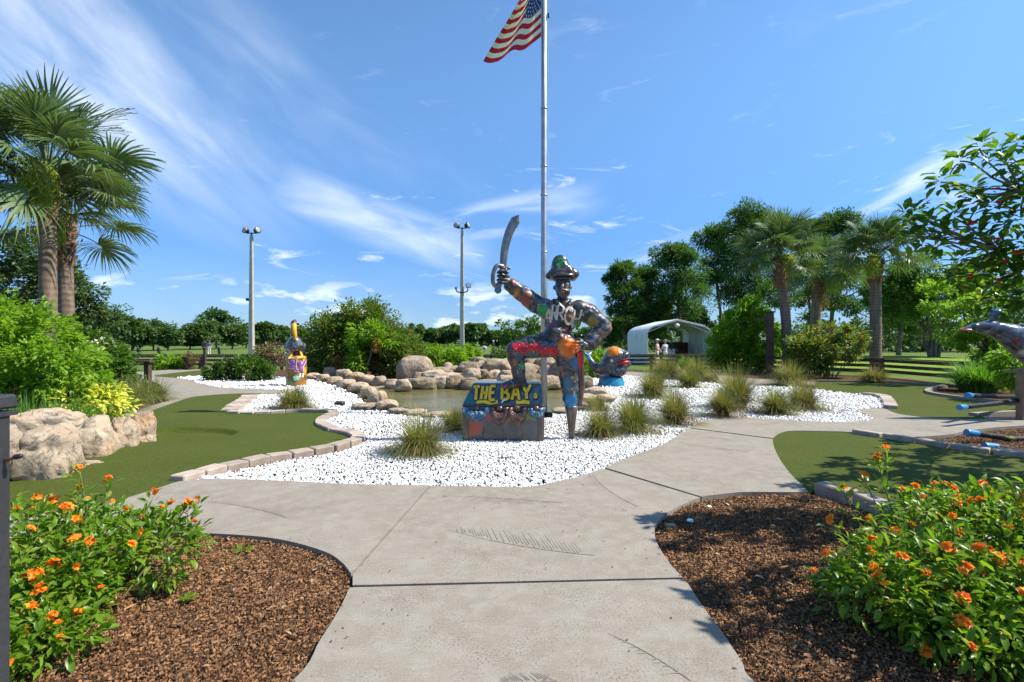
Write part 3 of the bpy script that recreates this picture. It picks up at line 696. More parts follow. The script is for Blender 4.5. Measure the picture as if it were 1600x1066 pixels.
for i, (b, n) in enumerate(((bed1, 95000), (bed2, 95000), (bed4, 8000))):
    o = chips('bark_chips', b, n)
    tag(o, ['brown bark chips covering the bed left of the walk', 'brown bark chips in the bed right of the walk under dappled shade', 'bark chips in the small wedge bed beside the black tubes'][i], 'bark chips')
M_dry = leafmat('dry_litter', (.30, .19, .10), (.42, .30, .19), (.22, .10, .05), trans=.1, f3=.7)
for b_, n_, lb_ in ((bed1, 260, 'dry fallen leaves scattered over the left bark bed'), (bed2, 200, 'dry fallen leaves scattered over the right bark bed')):
    xs = [p[0] for p in b_]; ys = [p[1] for p in b_]; X = rng.uniform(min(xs), max(xs), n_*4); Y = rng.uniform(min(ys), max(ys), n_*4); ok = in_poly(X, Y, b_); X, Y = X[ok][:n_], Y[ok][:n_]; n_ = len(X)
    D_ = rand_dirs(n_); D_[:, 2] *= .25; U_ = rand_dirs(n_)*.5; U_[:, 2] += 1; L_ = rng.uniform(.025, .06, n_)
    tag(leaf_obj('leaf_litter', np.stack([X, Y, np.full(n_, -.012)], 1), D_, U_, L_, L_*rng.uniform(.3, .6, n_), M_dry, None, T6), lb_, 'leaf litter')
deb = []
for k in range(420):
    t = rng.random(); e = [s1, s2, s3, s4, s5][rng.integers(5)]; p = e[rng.integers(len(e))]; p = Vector((p[0], p[1], 0))
    q = p + Vector((rng.normal()*.09, rng.normal()*.09, 0))
    if rng.random() < .12: q = Vector((rng.uniform(-1.2, 1.2), rng.uniform(2.2, 5.5), 0))
    deb.append((q.x, q.y))
deb = np.array(deb); n_ = len(deb); D_ = rand_dirs(n_); D_[:, 2] *= .15; U_ = rand_dirs(n_)*.4; U_[:, 2] += 1; L_ = rng.uniform(.008, .026, n_)
tag(leaf_obj('walk_debris', np.stack([deb[:, 0], deb[:, 1], np.full(n_, .004)], 1), D_, U_, L_, L_*rng.uniform(.25, .6, n_), leafmat('debris', (.07, .045, .03), (.16, .11, .07), trans=.05), None, T2), 'bark bits and leaf scraps strewn along the edges of the walk', 'debris')
# palm-frond prints pressed in the concrete
M_imprint = pmat('pressed_print', (.172, .153, .124), (.235, .21, .172), scale=20, rough=.9)
def imprint(a, b, bend, nl, ll, side):
    p0 = G(*a); p1 = G(*b); p0.z = p1.z = .0025; ax = (p1-p0); L = ax.length; ax.normalize(); sdv = Vector((-ax.y, ax.x, 0))
    pt = lambda t: p0 + ax*(L*t) + sdv*bend*L*4*t*(1-t)
    V = []; F = []
    def strip(q0, q1, w0, w1):
        d = (q1-q0).normalized(); s = Vector((-d.y, d.x, 0)); o = len(V); V.extend([q0-s*w0, q0+s*w0, q1+s*w1, q1-s*w1]); F.append((o, o+3, o+2, o+1))
    for i in range(14): strip(pt(i/14), pt((i+1)/14), .0055*(1-i/18), .0055*(1-(i+1)/18))
    for i in range(nl):
        t = .06+.9*i/nl; q = pt(t); l = ll*(.35+.65*math.sin(3.0*min(1, t+.12)))*rng.uniform(.5, 1.0)
        for sg in ((1,) if side > 0 else (-1,) if side < 0 else (1, -1)):
            if rng.random() < .12: continue
            e = q + (ax*.75 + sdv*sg).normalized()*l; strip(q+(e-q)*rng.uniform(.02, .3)+Vector((0, 0, .0012)), e+Vector((0, 0, .0012)), .0022, .0009)
    F = [f if (Vector(V[f[1]])-Vector(V[f[0]])).cross(Vector(V[f[2]])-Vector(V[f[0]])).z > 0 else f[::-1] for f in F]
    link('frond_print', np_mesh('frond_print', V, F), M_imprint, walk)
imprint((448, 809), (320, 784), -.05, 46, .16, -1)
imprint((928, 868), (700, 828), .05, 40, .34, -1)
imprint((880, 786), (686, 774), -.02, 34, .22, 1)
imprint((997, 792), (926, 740), .06, 20, .2, 1)
imprint((1080, 1064), (950, 990), -.04, 14, .06, 1)
imprint((1170, 706), (1060, 690), .04, 30, .3, 1)
imprint((1176, 665), (1222, 655), -.1, 8, .06, 1)
imprint((870, 1064), (780, 1066), .03, 20, .1, -1)

# ------------------------------------------------------------------ brick edging
def brick_mesh(L, Wd, H): return MB().box((0, 0, H/2-.06), (L, Wd, H+.06), bev=.012).mesh('brick')
def brick_row(label, px, wd=.13, h=.085, Lb=.29, gap=.012):
    pts = crom(GP(px), 10); c = pts[len(pts)//2].copy()
    root = empty('brick_edging', (c.x, c.y, 0), label, 'brick edging', 'brick edgings of the greens')
    me = brick_mesh(Lb-gap, wd, h)
    acc = [0]
    for i in range(1, len(pts)): acc.append(acc[-1]+(pts[i]-pts[i-1]).length)
    tot = acc[-1]; nb = max(1, int(tot/Lb))
    def at(s):
        for i in range(1, len(acc)):
            if s <= acc[i]: t = (s-acc[i-1])/max(1e-6, acc[i]-acc[i-1]); return pts[i-1].lerp(pts[i], t)
        return pts[-1].copy()
    for k in range(nb):
        a = at(k*tot/nb); b = at((k+1)*tot/nb); m = (a+b)/2; d = b-a
        o = link('brick', me, M_brick, root, (m.x-c.x, m.y-c.y, rng.uniform(-.008, .006)))
        o.rotation_euler = (rng.normal()*.03, rng.normal()*.02, math.atan2(d.y, d.x)+rng.normal()*.03); o.scale = (min(1.0, d.length/Lb*1.0), 1, 1)
    return root
brick_row('curved tan brick edging between the left green and the white pebbles', [(275, 751), (340, 733), (400, 719), (442, 712.5), (479, 706.5), (520, 699.5), (553, 690), (561, 684), (548, 677.5), (520, 671.5), (501, 662), (508, 652.5), (522, 647), (508, 642.2), (463, 643.2), (400, 645.5), (358, 645)], wd=.2, h=.075)
brick_row('short straight brick edging at the far corner of the left green', [(361, 641), (378, 629), (392, 618.5)], wd=.42, h=.06, Lb=.5)
brick_row('brick edging between the near right green and the wedge bark bed', [(1333, 676), (1366, 681), (1413, 687.5), (1442, 692), (1488, 700), (1532, 706), (1600, 713), (1700, 722)], wd=.15, h=.09, Lb=.42)
brick_row('brick edging between the near right green and the orange flower bed', [(1276, 764), (1330, 779), (1375, 797), (1410, 812), (1480, 838), (1560, 866)], wd=.16, h=.12, Lb=.36)
brick_row('brick edging at the pebble corner of the far right green', [(1392, 638), (1388, 628), (1378, 620), (1350, 616.5)], wd=.26, h=.09, Lb=.45)
brick_row('two worn bricks behind the left orange flower shrub', [(36, 826), (60, 820), (84, 815)], wd=.16, h=.1, Lb=.3)

# curbs along the right planting bed
def curb(name, label, px, w=.13, h=.06):
    pts = crom(GP(px), 6); V = []; F = []
    for i, p in enumerate(pts):
        d = (pts[min(i+1, len(pts)-1)]-pts[max(i-1, 0)]).normalized(); s = Vector((-d.y, d.x, 0))*w/2
        V += [p-s+Vector((0, 0, -.06)), p-s*.92+Vector((0, 0, h)), p+s*.92+Vector((0, 0, h)), p+s+Vector((0, 0, -.06))]
    for i in range(len(pts)-1):
        for k in range(3): F.append((i*4+k, i*4+k+1, (i+1)*4+k+1, (i+1)*4+k))
    F.append((0, 1, 2, 3)); F.append(tuple((len(pts)-1)*4+k for k in (3, 2, 1, 0)))
    return tag(link(name, np_mesh(name, V, F), M_conc), label, 'curb')
curb('garden_curb', 'curved concrete curb round the strap-leaf bed on the right', [(1477, 604), (1456, 608), (1449, 613), (1470, 618.5), (1541, 627.5), (1640, 638)])
curb('garden_curb', 'long low curb between the rail fence bed and the far right green', [(1276, 596), (1340, 597), (1404, 598.5), (1450, 601), (1477, 604)], .1, .05)
curb('garden_curb', 'short concrete curb piece under the upper black tubes', [(1520, 649), (1543, 647.5), (1600, 645)], .16, .05)

# ------------------------------------------------------------------ rocks
def rock_mesh(seed, sub=3, planes=9, rough=.16, cut=.78):
    r = np.random.default_rng(seed); V, F = ico_np(sub); e = .62; V = np.sign(V)*np.abs(V)**e; V = V/np.abs(V).max(0)
    V = V*np.where(V[:, 2:3] > 0, 1-.18*np.clip(V[:, 2:3], 0, 1)*r.random(3), 1)
    for k in range(planes):
        n = unit(r.normal(size=(1, 3)))[0]; d = r.uniform(cut+.22, 1.22); s = V@n; ex = np.maximum(s-d, 0); V = V-np.outer(ex*.9, n)
    out = np.array([rough*noise.fractal(Vector(v*1.3)+Vector((seed*3.1, 0, 0)), 1.0, 2.0, 5) + rough*.40*noise.noise(Vector(v*4)+Vector((seed, 0, 0))) + rough*.26*noise.noise(Vector(v*10)+Vector((seed, 0, 0))) - rough*.55*max(0, .16-abs(noise.noise(Vector(v*1.7)+Vector((0, seed*2.3, 0)))))*4 for v in V])
    V = V*(1+out[:, None])
    return np_mesh('stone', V, F, True)
ROCKS = [rock_mesh(i+1, 4, 15, .15, .56) for i in range(9)]
def stone(name, me, m, parent, c, sc, rz=0, rx=0):
    o = link(name, me, None, parent, c)
    if not me.materials: me.materials.append(m)
    o.scale = sc; o.rotation_euler = (rx, 0, rz)
    o.material_slots[0].link = 'OBJECT'; o.material_slots[0].material = m
    return o
# left rock wall: big sculpted boulders
wall = empty('rock_wall', G(120, 740), 'tan sculpted boulder wall along the left edge of the green', 'rock wall')
wl = wall.location
def wrock(px, py, d, rx, ry, rz, seed, rot=0, cut=.7):
    c = P(px, py, d); me = rock_mesh(seed, 5, 16, .16, cut-.14)
    stone('boulder', me, M_rock, wall, c-wl, (rx, ry, rz), rot)
wrock(70, 716, 5.85, .335, .36, .40, 21, .30)
wrock(-14, 722, 5.5, .25, .42, .42, 22, .25)
wrock(66, 672, 7.1, .52, .26, .30, 23, .35)
wrock(150, 694, 6.95, .245, .36, .40, 24, .45)
wrock(146, 733, 6.35, .16, .15, .10, 30, .6)
wrock(195, 684, 7.5, .205, .30, .33, 25, .40)
wrock(223, 673, 8.0, .165, .26, .28, 26, .30)
wrock(231, 690, 7.75, .10, .13, .11, 28, .2)

def stones(root, lst, m=M_rock, name='stone'):
    rl = root.location
    for i, (px, py, d, w, h) in enumerate(lst):
        if m is M_rockw: w *= rng.uniform(.8, 1.4); h *= rng.uniform(.85, 1.35); py += rng.uniform(-3, 2.5); d += rng.uniform(-.25, .25)
        c = P(px, py, d); k = d/FPX; mm = M_rock if (m is M_rockw and rng.random() < .45) else m
        o = stone(name, ROCKS[rng.integers(9)], mm, root, c-rl, (w*k*.50, max(w, h)*k*.42, h*k*.52), rng.uniform(-.35, .35) + (3.14 if rng.random() < .5 else 0))
shore = empty('pond_edge', G(560, 610), 'low rows of rounded tan stones lining the left side of the pond', 'stone edging')
lst = []
for (px, py, w, h) in [(486, 578, 20, 16), (500, 579, 24, 18), (519, 582, 26, 20), (538, 586, 26, 20), (556, 590, 28, 18), (575, 594, 28, 18), (594, 597, 26, 18), (612, 600, 24, 17), (630, 603, 28, 20)]: lst.append((px, py, 1200/(py+h*.4-533), w, h))
for (px, py, w, h) in [(489, 588, 24, 11), (506, 591, 24, 12), (523, 595, 26, 13), (541, 600, 30, 15), (560, 605, 32, 17), (576, 613, 26, 20), (590, 623, 30, 24), (604, 632, 34, 16), (572, 634, 44, 9), (650, 644, 36, 9), (625, 641, 36, 9), (690, 647, 40, 8), (740, 648, 40, 8), (878, 641, 34, 9), (906, 634, 30, 14), (915, 622, 42, 16), (930, 612, 36, 16), (945, 622, 36, 12), (672, 648, 26, 7)]: lst.append((px, py, 1200/(py+h*.42-533), w, h))
stones(shore, lst)
sl_ = link('stream_ledge', MB().box((0, 0, 0), (1.9, 1.5, .16), bev=.06).mesh('stream_ledge'), M_rockw, shore, P(618, 611, 16.2)-shore.location); sl_.rotation_euler = (R(7), 0, -.2)
fall = empty('rock_waterfall', G(760, 604), 'stepped tan rock waterfall behind the treasure chest and pond', 'waterfall')
lst = []
for (px, w, h) in [(640, 26, 16), (662, 30, 20), (688, 30, 20), (712, 26, 18), (735, 32, 18), (765, 36, 18), (795, 32, 20), (826, 36, 22), (858, 32, 22), (888, 34, 30), (912, 28, 22)]: lst.append((px, 606-h*.32, 16.2, w*1.1, h*1.1))
for (px, w, h) in [(655, 30, 16), (677, 28, 18), (700, 30, 18), (738, 34, 17), (755, 22, 18), (772, 24, 20), (794, 28, 20), (822, 34, 24), (853, 32, 28), (880, 32, 34)]: lst.append((px, 591-h*.1, 17.2, w*1.1, h*1.15))
for (px, w, h) in [(673, 24, 13), (692, 26, 13), (709, 24, 15), (735, 30, 26), (757, 24, 28), (779, 32, 26), (800, 28, 24), (826, 32, 30), (856, 34, 30), (884, 30, 24)]: lst.append((px, 576+(3 if px < 720 else 0), 18.3, w*1.1, h*1.05))
for (px, w, h) in [(700, 12, 14), (748, 26, 14), (770, 28, 13), (797, 30, 12), (830, 28, 13)]: lst.append((px, 567 if px > 710 else 574, 19.2, w, h))
stones(fall, lst, M_rockw)
def tread(px0, px1, py, d, depth=.55):
    a = P(px0, py, d); b = P(px1, py, d); c = (a+b)/2
    MB().box(c-fall.location, (b.x-a.x, depth, .05), bev=.02).build('ledge', M_rockw, fall)
tread(668, 880, 601, 16.6); tread(672, 880, 584.5, 17.7)
# fill mass behind the steps
for (px0, px1, yt, d, th) in ((650, 900, 596, 17.2, .9), (665, 890, 582, 18.6, .9), (728, 880, 572, 19.4, .8)):
    a = P(px0, yt, d); b = P(px1, yt, d); MB().box(Vector(((a.x+b.x)/2, d, a.z/2-.05))-fall.location, (b.x-a.x, th, a.z+.1), bev=.08).build('core', M_rockw, fall)
def lone(label, px, py, d, w, h, seed, m=M_boulder):
    c = G(px, 533+1200/d); k = d/FPX; o = link('boulder', rock_mesh(seed, 4, 6, .10, .82), m, None, (c.x, c.y, CAMH-(py-533)*k))
    o.scale = (w*k*.54, w*k*.45, h*k*.55); o.rotation_euler = (0, 0, seed); tag(o, label, 'boulder'); return o
lone('large rounded brown boulder at the foot of the dense green bush', 649, 578, 19.2, 54, 40, 41)
lone('small upright grey stone left of the waterfall', 700, 573, 19.6, 13, 14, 42, M_rock)
for (px, py, w, h, sd_, lb) in [(428, 560, 30, 14, 43, 'pale flat rock left of the pelican statue'), (452, 557, 26, 12, 44, 'pale rock just behind the pelican statue'), (441, 567, 26, 10, 45, 'grey ledge rock beside the pelican statue piling')]: lone(lb, px, py, 21.5, w, h, sd_, M_rock)

# ------------------------------------------------------------------ palms
def fan_mesh(seed, nl=50, blade=.80, spread=2.3, droop=.55):
    r = np.random.default_rng(seed); V = []; F = []
    Lp = .95
    # petiole along +Y, blade fan at its end
    for i in range(5):
        t = i/4; w = .024*(1-.5*t); z = .20*math.sin(t*1.6)
        V += [(-w, t*Lp, z), (0, t*Lp, z+.02), (w, t*Lp, z)]
    for i in range(4):
        for k in range(2): F.append((i*3+k, i*3+k+1, (i+1)*3+k+1, (i+1)*3+k))
        F.append((i*3+2, i*3, (i+1)*3, (i+1)*3+2))
    c = np.array((0, Lp, .20))
    for j in range(nl):
        u = -1+2*j/(nl-1); a = u*spread+r.normal()*.03; L = blade*(1-.28*abs(u)**2)*r.uniform(.88, 1.08)
        st = c+np.array((0, .22*(1-abs(u)), -.05*(1-abs(u))))
        d = np.array((math.sin(a), math.cos(a), 0)); s = np.array((math.cos(a), -math.sin(a), 0)); o = len(V)
        dr = droop*(.6+.8*r.random()); lift = .30*abs(u)*L*.6
        prof = ((0, .006), (.35, .021), (.62, .016), (.86, .008), (1, .001))
        for (t, w) in prof:
            p = st+d*L*t; z = lift*t - dr*L*max(0, t-.35)**2*1.4 - .06*t*(j % 2)
            for q in (-1, 1): V.append(tuple(p+s*w*q+np.array((0, 0, z+(.008 if q > 0 else -.008)))))
        for i in range(4): F.append((o+2*i, o+2*i+1, o+2*i+3, o+2*i+2))
    return np_mesh('frond', V, F)
FANS = [fan_mesh(s, droop=dd) for s, dd in ((1, .15), (2, .3), (3, .45), (4, .7), (5, .35))]
def palm(label, base, top, r0, r1, nf, size, boots=.8, seeds=True, lean=0, group='cabbage palms', dead=0):
    base = Vector(base); top = Vector(top); root = empty('cabbage_palm', base, label, 'palm tree', group)
    rel = top-base; mid = rel*.5+Vector((-lean, 0, 0)); mb = MB()
    pts = crom([Vector((0, 0, -.1)), rel*.25+Vector((-lean*.75, 0, 0)), mid, rel*.75+Vector((-lean*.75, 0, 0)), rel], 4)
    k = len(pts); mb.tube(pts, [r0*1.15 if i == 0 else (r0+(r1-r0)*i/(k-1))*(1+.025*math.sin(i*2.3)) for i in range(k)], 14)
    mb.build('trunk', M_barkp, root, True)
    # leaf bases criss-crossed under the crown
    bm_ = MB(); bl = boots
    core = [(r1*.98, -bl), (r1*1.10, -bl*.72), (r1*1.16, -bl*.35), (r1*1.0, 0), (r1*.5, .45)]
    bm_.lathe(core, 12, rel)
    for i in range(int(26*bl)+16):
        a = i*2.4; z = -bl*.85+(bl+.15)*i/(int(26*bl)+16); rr = r1*1.08*(1-.15*max(0, z/bl))
        p = rel+Vector((math.cos(a)*rr, math.sin(a)*rr, z)); tw = .5*(1 if i % 2 else -1)
        q = p+Vector((math.cos(a+tw)*.13, math.sin(a+tw)*.13, .20+.08*random.random())); bm_.tube([p-Vector((math.cos(a)*.05, math.sin(a)*.05, .1)), p, q], [.05, .045, .018], 5)
    bm_.build('boots', M_boot, root, True)
    for i in range(nf):
        t = (i+.5)/nf; a = i*2.39996+rng.normal()*.15; elv = R(86-102*t**.95+rng.normal()*8)
        me = FANS[int(min(4, 5*t*.8+rng.random()))] if t < .8 else FANS[3]
        o = link('frond', me, L_palm, root, rel+Vector((math.cos(a)*.08, math.sin(a)*.08, .42-.40*t)))
        s = size*rng.uniform(.85, 1.1)*(.8 if t < .1 else 1)
        o.scale = (s, s, s)
        M = Matrix.Rotation(a-math.pi/2, 3, 'Z') @ Matrix.Rotation(elv, 3, 'X') @ Matrix.Rotation(rng.normal()*.35, 3, 'Y')
        o.rotation_euler = M.to_euler()
    for i in range(dead):
        a = rng.uniform(0, 6.28); o = link('dead_frond', FANS[3].copy(), None, root, rel+Vector((math.cos(a)*.12, math.sin(a)*.12, -.2)))
        o.data.materials.clear(); o.data.materials.append(L_palmold); o.scale = (size*.55,)*3
        o.rotation_euler = (Matrix.Rotation(a-math.pi/2, 3, 'Z') @ Matrix.Rotation(R(-68), 3, 'X')).to_euler()
    if seeds:
        n = 2600; aa = rng.uniform(0, 1, n); base_d = np.array(seeds if isinstance(seeds, tuple) else (.35, -.8, 0)); base_d = base_d/np.linalg.norm(base_d)
        cpos = np.array(rel)+base_d*np.minimum(.30+.55*aa, .9)[:, None]+np.stack([np.zeros(n), np.zeros(n), .26-.75*aa**2+.1], 1)*1.0 + rng.normal(size=(n, 3))*(.045+.12*aa)[:, None]
        leaf_obj('seed_stalk', cpos, rand_dirs(n)*.7+np.array((0, 0, -.7)), rand_dirs(n), .13, .026, L_palmdry, root)
    return root
palm('tall cabbage palm at the left edge with a straight grey trunk', (-9.95, 11.0, -.05), P(74, 298, 11.0), .17, .148, 32, 1.06, .75, (.55, -.85, 0))
palm('shorter cabbage palm just right of and behind the tall left palm', (-11.0, 12.6, -.05), P(100, 362, 12.6), .165, .15, 20, 1.0, 1.0, (.3, -.8, 0), lean=-.05)
palm('cabbage palm at the far left with only its fronds in view', (-11.6, 10.6, -.05), P(-66, 285, 10.6), .17, .15, 26, 1.1, .8, False)
pC = palm('leftmost of three cabbage palms on the right with a curved trunk', G(1231, 581), P(1218, 414, 25), .235, .215, 34, 1.22, 1.1, (.25, -.8, 0), lean=-.1, dead=1)
palm('middle one of the three right cabbage palms with rough brown trunk', (17.6, 30, -.1), P(1278, 442, 30), .29, .26, 32, 1.45, 1.3, (.6, -.6, 0), dead=2)
palm('rightmost cabbage palm with a thick straight grey trunk', (17.05, 24, -.1), P(1368, 414, 24), .255, .225, 36, 1.15, 1.0, (-.6, -.6, 0))

# ------------------------------------------------------------------ trees and shrubs behind
# live oak behind the left palms
tree('live_oak', 'dark live oak behind the left cabbage palms', 'oak tree', (-17.6, 18.6, -.1),
     [(0, 0, 3.4, 1.8, 1.8, 1.2), (1.5, -.2, 3.6, 1.2, 1.2, .9), (1.9, 0, 2.75, 1.0, 1.0, .5), (-1.2, 0, 4.6, 1.5, 1.5, 1.0), (.8, 0, 4.6, 1.2, 1.2, .7), (-2.2, 0, 2.9, 1.3, 1.3, .6)], 15000, .15, L_oak, .24, .42, 90, limbs=12, aspect=.5)

# far tree line: each a tree of its own
ORD = ['first', 'second', 'third', 'fourth', 'fifth', 'sixth', 'seventh', 'eighth', 'ninth', 'tenth', 'eleventh', 'twelfth', 'thirteenth', 'fourteenth']
def far_tree(px, ytop, d, wpx, kind, label, group, ybot=None):
    k = d/FPX; h = CAMH+(533-ytop)*k; w = wpx*k; x = (px-800)*k
    lobes = []; nl = 6
    for i in range(nl):
        a = rng.uniform(0, 6.28); rr = rng.uniform(.1, .45)*w*.55; zz = h*rng.uniform(.45, .85) if kind != 2 else h*rng.uniform(.5, .9)
        s = rng.uniform(.26, .36)*w; lobes.append((math.cos(a)*rr, math.sin(a)*rr, min(zz, h-s*.62), s, s, s*.62))
    lobes.append((0, 0, h-w*.2, w*.24, w*.24, w*.2)); lobes.append((0, 0, h*.55, w*.42, w*.42, h*.3))
    n = 5200; sz = max(.18, d*.005)
    return tree('oak_tree' if kind != 2 else 'pine_tree', label, 'tree', (x, d, -.12), lobes, n, sz, L_far if kind == 0 else L_far2, .02*h+.06, w*.13, 60, group, limbs=4, aspect=.75)
random.seed(11)
for oi_, (px, yt, d, w) in enumerate(sorted([(118, 484, 88, 80), (165, 480, 86, 90), (208, 497, 84, 70), (240, 501, 90, 70), (262, 512, 86, 50)])):
    far_tree(px, yt, d, w, 0, ORD[oi_]+' dark oak from the left in the clump beyond the left lawn', 'oaks beyond the left lawn')
far_tree(338, 481, 110, 66, 2, 'tall dark tree rising above the others left of the lamp pole', None)
for oi_, (px, yt, d, w) in enumerate(sorted([(296, 508, 100, 46), (318, 504, 96, 50), (362, 504, 102, 56), (384, 510, 120, 50), (414, 504, 120, 40), (436, 512, 130, 44)])):
    far_tree(px, yt, d, w, 0, ORD[oi_]+' oak from the left in the tree line round the left lamp pole', 'far oaks by the left lamp pole')
for oi_, (px, yt, d, w) in enumerate(sorted([(466, 512, 140, 40), (652, 507, 150, 36), (672, 516, 150, 34), (694, 513, 155, 34), (712, 508, 150, 34), (735, 506, 150, 32), (752, 507, 155, 30), (776, 517, 150, 36), (800, 514, 150, 30), (835, 512, 150, 30), (632, 517, 160, 30), (860, 516, 150, 30), (915, 514, 140, 34), (935, 510, 130, 34)])):
    far_tree(px, yt, d, w, 2 if px % 2 else 0, ORD[oi_]+' small tree from the left in the far line across the course', 'far trees across the course')
for oi_, (px, yt, d, w) in enumerate(sorted([(-60, 498, 80, 90), (30, 500, 85, 90), (1290, 505, 110, 60), (1330, 508, 100, 60), (1410, 498, 90, 70), (1500, 505, 80, 70), (1570, 500, 80, 80), (1660, 500, 80, 90)])):
    far_tree(px, yt, d, w, 0, ORD[oi_]+' oak from the left glimpsed through planting at the edges of the view', 'oaks at the edges of the view')
# hedge mass under the far trees
hb = tag(foliage('far_woodland', [(x, 165+rng.uniform(-6, 6), 1.6, 8, 5, rng.uniform(1.6, 3.2)) for x in np.arange(-220, 225, 9)], 34000, .8, L_far, None, 1.1, 900, .8, .5), 'low dark woodland closing the far edge of the lawn', 'woodland', kind='stuff')

# pines on the right
def pine(label, px, ytop, d, wpx, ylow, group, n=7500, m=None, nl=12):
    k = d/FPX; h = CAMH+(533-ytop)*k; w = wpx*k; x = (px-800)*k; zl = CAMH+(533-ylow)*k
    lobes = []
    for i in range(nl):
        t = (i+.5)/nl; zz = zl+(h-zl)*t**1.1; rad = w*.5*(1-.55*t**1.6)*rng.uniform(.55, 1.0); a = i*2.4+rng.normal()*.3; s = w*rng.uniform(.15, .24)
        lobes.append((math.cos(a)*rad*.75, math.sin(a)*rad*.75, min(zz, h-s*.5), s, s, s*.48))
    lobes.append((0, 0, h-w*.12, w*.2, w*.2, w*.13))
    return tree('pine_tree', label, 'pine tree', (x, d, -.12), lobes, int(n*2.0), max(.2, d*.0060), m or L_pine, .22, w*.11, 170, group, trunk_top=h*.86, limbs=16, aspect=.30, flat=.75)
pine('short pine at the left end of the right pine group', 972, 408, 46, 70, 520, 'pines behind the carport')
pine('dark bushy pine behind the left half of the carport', 1010, 415, 50, 84, 522, 'pines behind the carport')
pine('large dense pine rising directly behind the carport', 1056, 382, 47, 112, 522, 'pines behind the carport', 12000, nl=16)
pine('thin pine with bare lower limbs between carport and palms', 1120, 350, 58, 84, 450, 'pines behind the palms', 5500)
pine('tallest pine behind the leftmost right palm', 1175, 322, 54, 125, 470, 'pines behind the palms', 12500, nl=16)
pine('pine between the middle and rightmost palms', 1310, 330, 46, 110, 505, 'pines behind the palms', 9000, nl=14)
pine('wide dark pine behind the middle palm', 1262, 345, 60, 90, 480, 'pines behind the palms', 7000)
pine('dark pine filling behind the rightmost palm', 1405, 430, 44, 90, 515, 'pines behind the palms', 6000)
for oi_, (px, yt, d, w) in enumerate(sorted([(985, 470, 60, 60), (1030, 480, 64, 60), (1085, 475, 60, 56), (955, 490, 66, 50)])):
    far_tree(px, yt, d, w, 0, ORD[oi_]+' shaded oak from the left under the pines around the carport', 'oaks under the pines')

tag(foliage('right_woodland', [(x, 78+rng.uniform(-4, 4), 2.0, 4.5, 4, rng.uniform(1.8, 3.4)) for x in np.arange(8, 90, 4.5)], 14000, .5, L_far, None, .9, 300, .8, .5), 'dark woodland mass behind the right pines', 'woodland', kind='stuff')
# ---- shrubs, back to front
def lob(*a): return list(a)
k_ = lambda d: d/FPX
# dense mound bush in the centre
shrub('mound_bush', 'large dense rounded green bush with reddish tips left of centre', G(565, 588), [(0, .4, 1.5, 1.7, 1.2, 1.45), (1.25, .1, 1.15, 1.05, 1.0, 1.1), (-1.35, .1, 1.25, 1.05, .9, 1.25), (.1, .3, 2.35, 1.3, .95, .8), (1.7, 0, .75, 1.1, .9, .85), (-1.3, .2, 2.0, .7, .7, .6)], 30000, .14, L_redtip, .42, 300, aspect=.5, fill=.45)
shrub('tall_thin_shrub', 'loose tall shrub at the left shoulder of the dense bush', (-7.3, 22.2, 0), [(-.5, 0, 1.4, .5, .5, 1.0), (-.75, 0, 2.1, .35, .4, .55), (-.35, 0, 2.2, .4, .4, .5)], 2200, .12, L_redtip, .22, 40, aspect=.4)
t_ = empty('papaya_tree', G(572, 590), 'small leaning tree with bright fingered leaves and orange seed cluster', 'small tree')
mb = MB(); mb.tube(crom([Vector((0, -.2, -.1)), Vector((.05, -.2, .4)), Vector((.26, -.25, .95)), Vector((.36, -.3, 1.62))], 4), [.10, .085, .08, .075, .07, .065, .06, .058, .055, .053, .05, .048, .045][:13], 8)
mb.tube(crom([Vector((.02, -.2, .35)), Vector((-.18, -.25, .8)), Vector((-.2, -.2, 1.3))], 4), .035, 6); mb.build('trunk', M_bark, t_, True)
foliage('leaves', [(.3, -.3, 1.85, .75, .6, .38), (-.1, -.4, 1.45, .45, .4, .3), (.75, -.3, 1.55, .4, .4, .35), (-.25, -.45, .65, .35, .3, .35)], 1500, .26, L_bush, t_, .2, 34, aspect=.22, jit=.8)
foliage('seed_cluster', [(.52, -.45, 1.38, .12, .1, .22)], 160, .1, leafmat('dry_orange_leaf', (.55, .22, .06), (.62, .32, .10), trans=.2), t_, .1, 10, aspect=.4)
shrub('fern_shrub', 'yellow-green arching fern shrub left of the waterfall rocks', G(688, 581), [(0, 0, .6, .75, .6, .6), (.7, .1, .55, .6, .5, .55), (-.6, .1, .6, .6, .5, .6)], 5200, .2, L_lime, .2, 60, aspect=.2, droop=.5)
shrub('fern_shrub', 'bright fern shrub at the foot of the right lamp pole', G(724, 578), [(0, 0, .65, .75, .6, .62), (-.5, .2, .7, .5, .5, .5), (.55, 0, .5, .45, .45, .45)], 4200, .2, L_lime, .2, 50, aspect=.2, droop=.5)
shrub('dark_hedge', 'dark rounded hedge just left of the statue knee', (-.25, 22.5, 0), [(0, 0, .55, .75, .6, .65), (.7, 0, .5, .7, .6, .6)], 3200, .12, L_dark, .2, 40)
tree('small_tree', 'loose open tree behind the flagpole and raised sword arm', 'small tree', (.55, 23.5, -.1), [(0, 0, 1.75, 1.0, .9, .7), (.75, 0, 1.9, .75, .7, .65), (-.85, 0, 2.15, .6, .5, .4), (.3, 0, 2.5, .7, .6, .35), (-.1, 0, 1.1, .9, .8, .5)], 2600, .16, L_mid, .07, .28, 60, limbs=10, aspect=.45)
shrub('lime_hedge', 'bright lime hedge between the pirate statue and the whale statue', G(925, 590), [(0, 0, .55, .75, .6, .6), (-.7, .1, .5, .6, .5, .6), (.55, 0, .45, .45, .5, .45)], 4200, .13, L_lime, .2, 46)
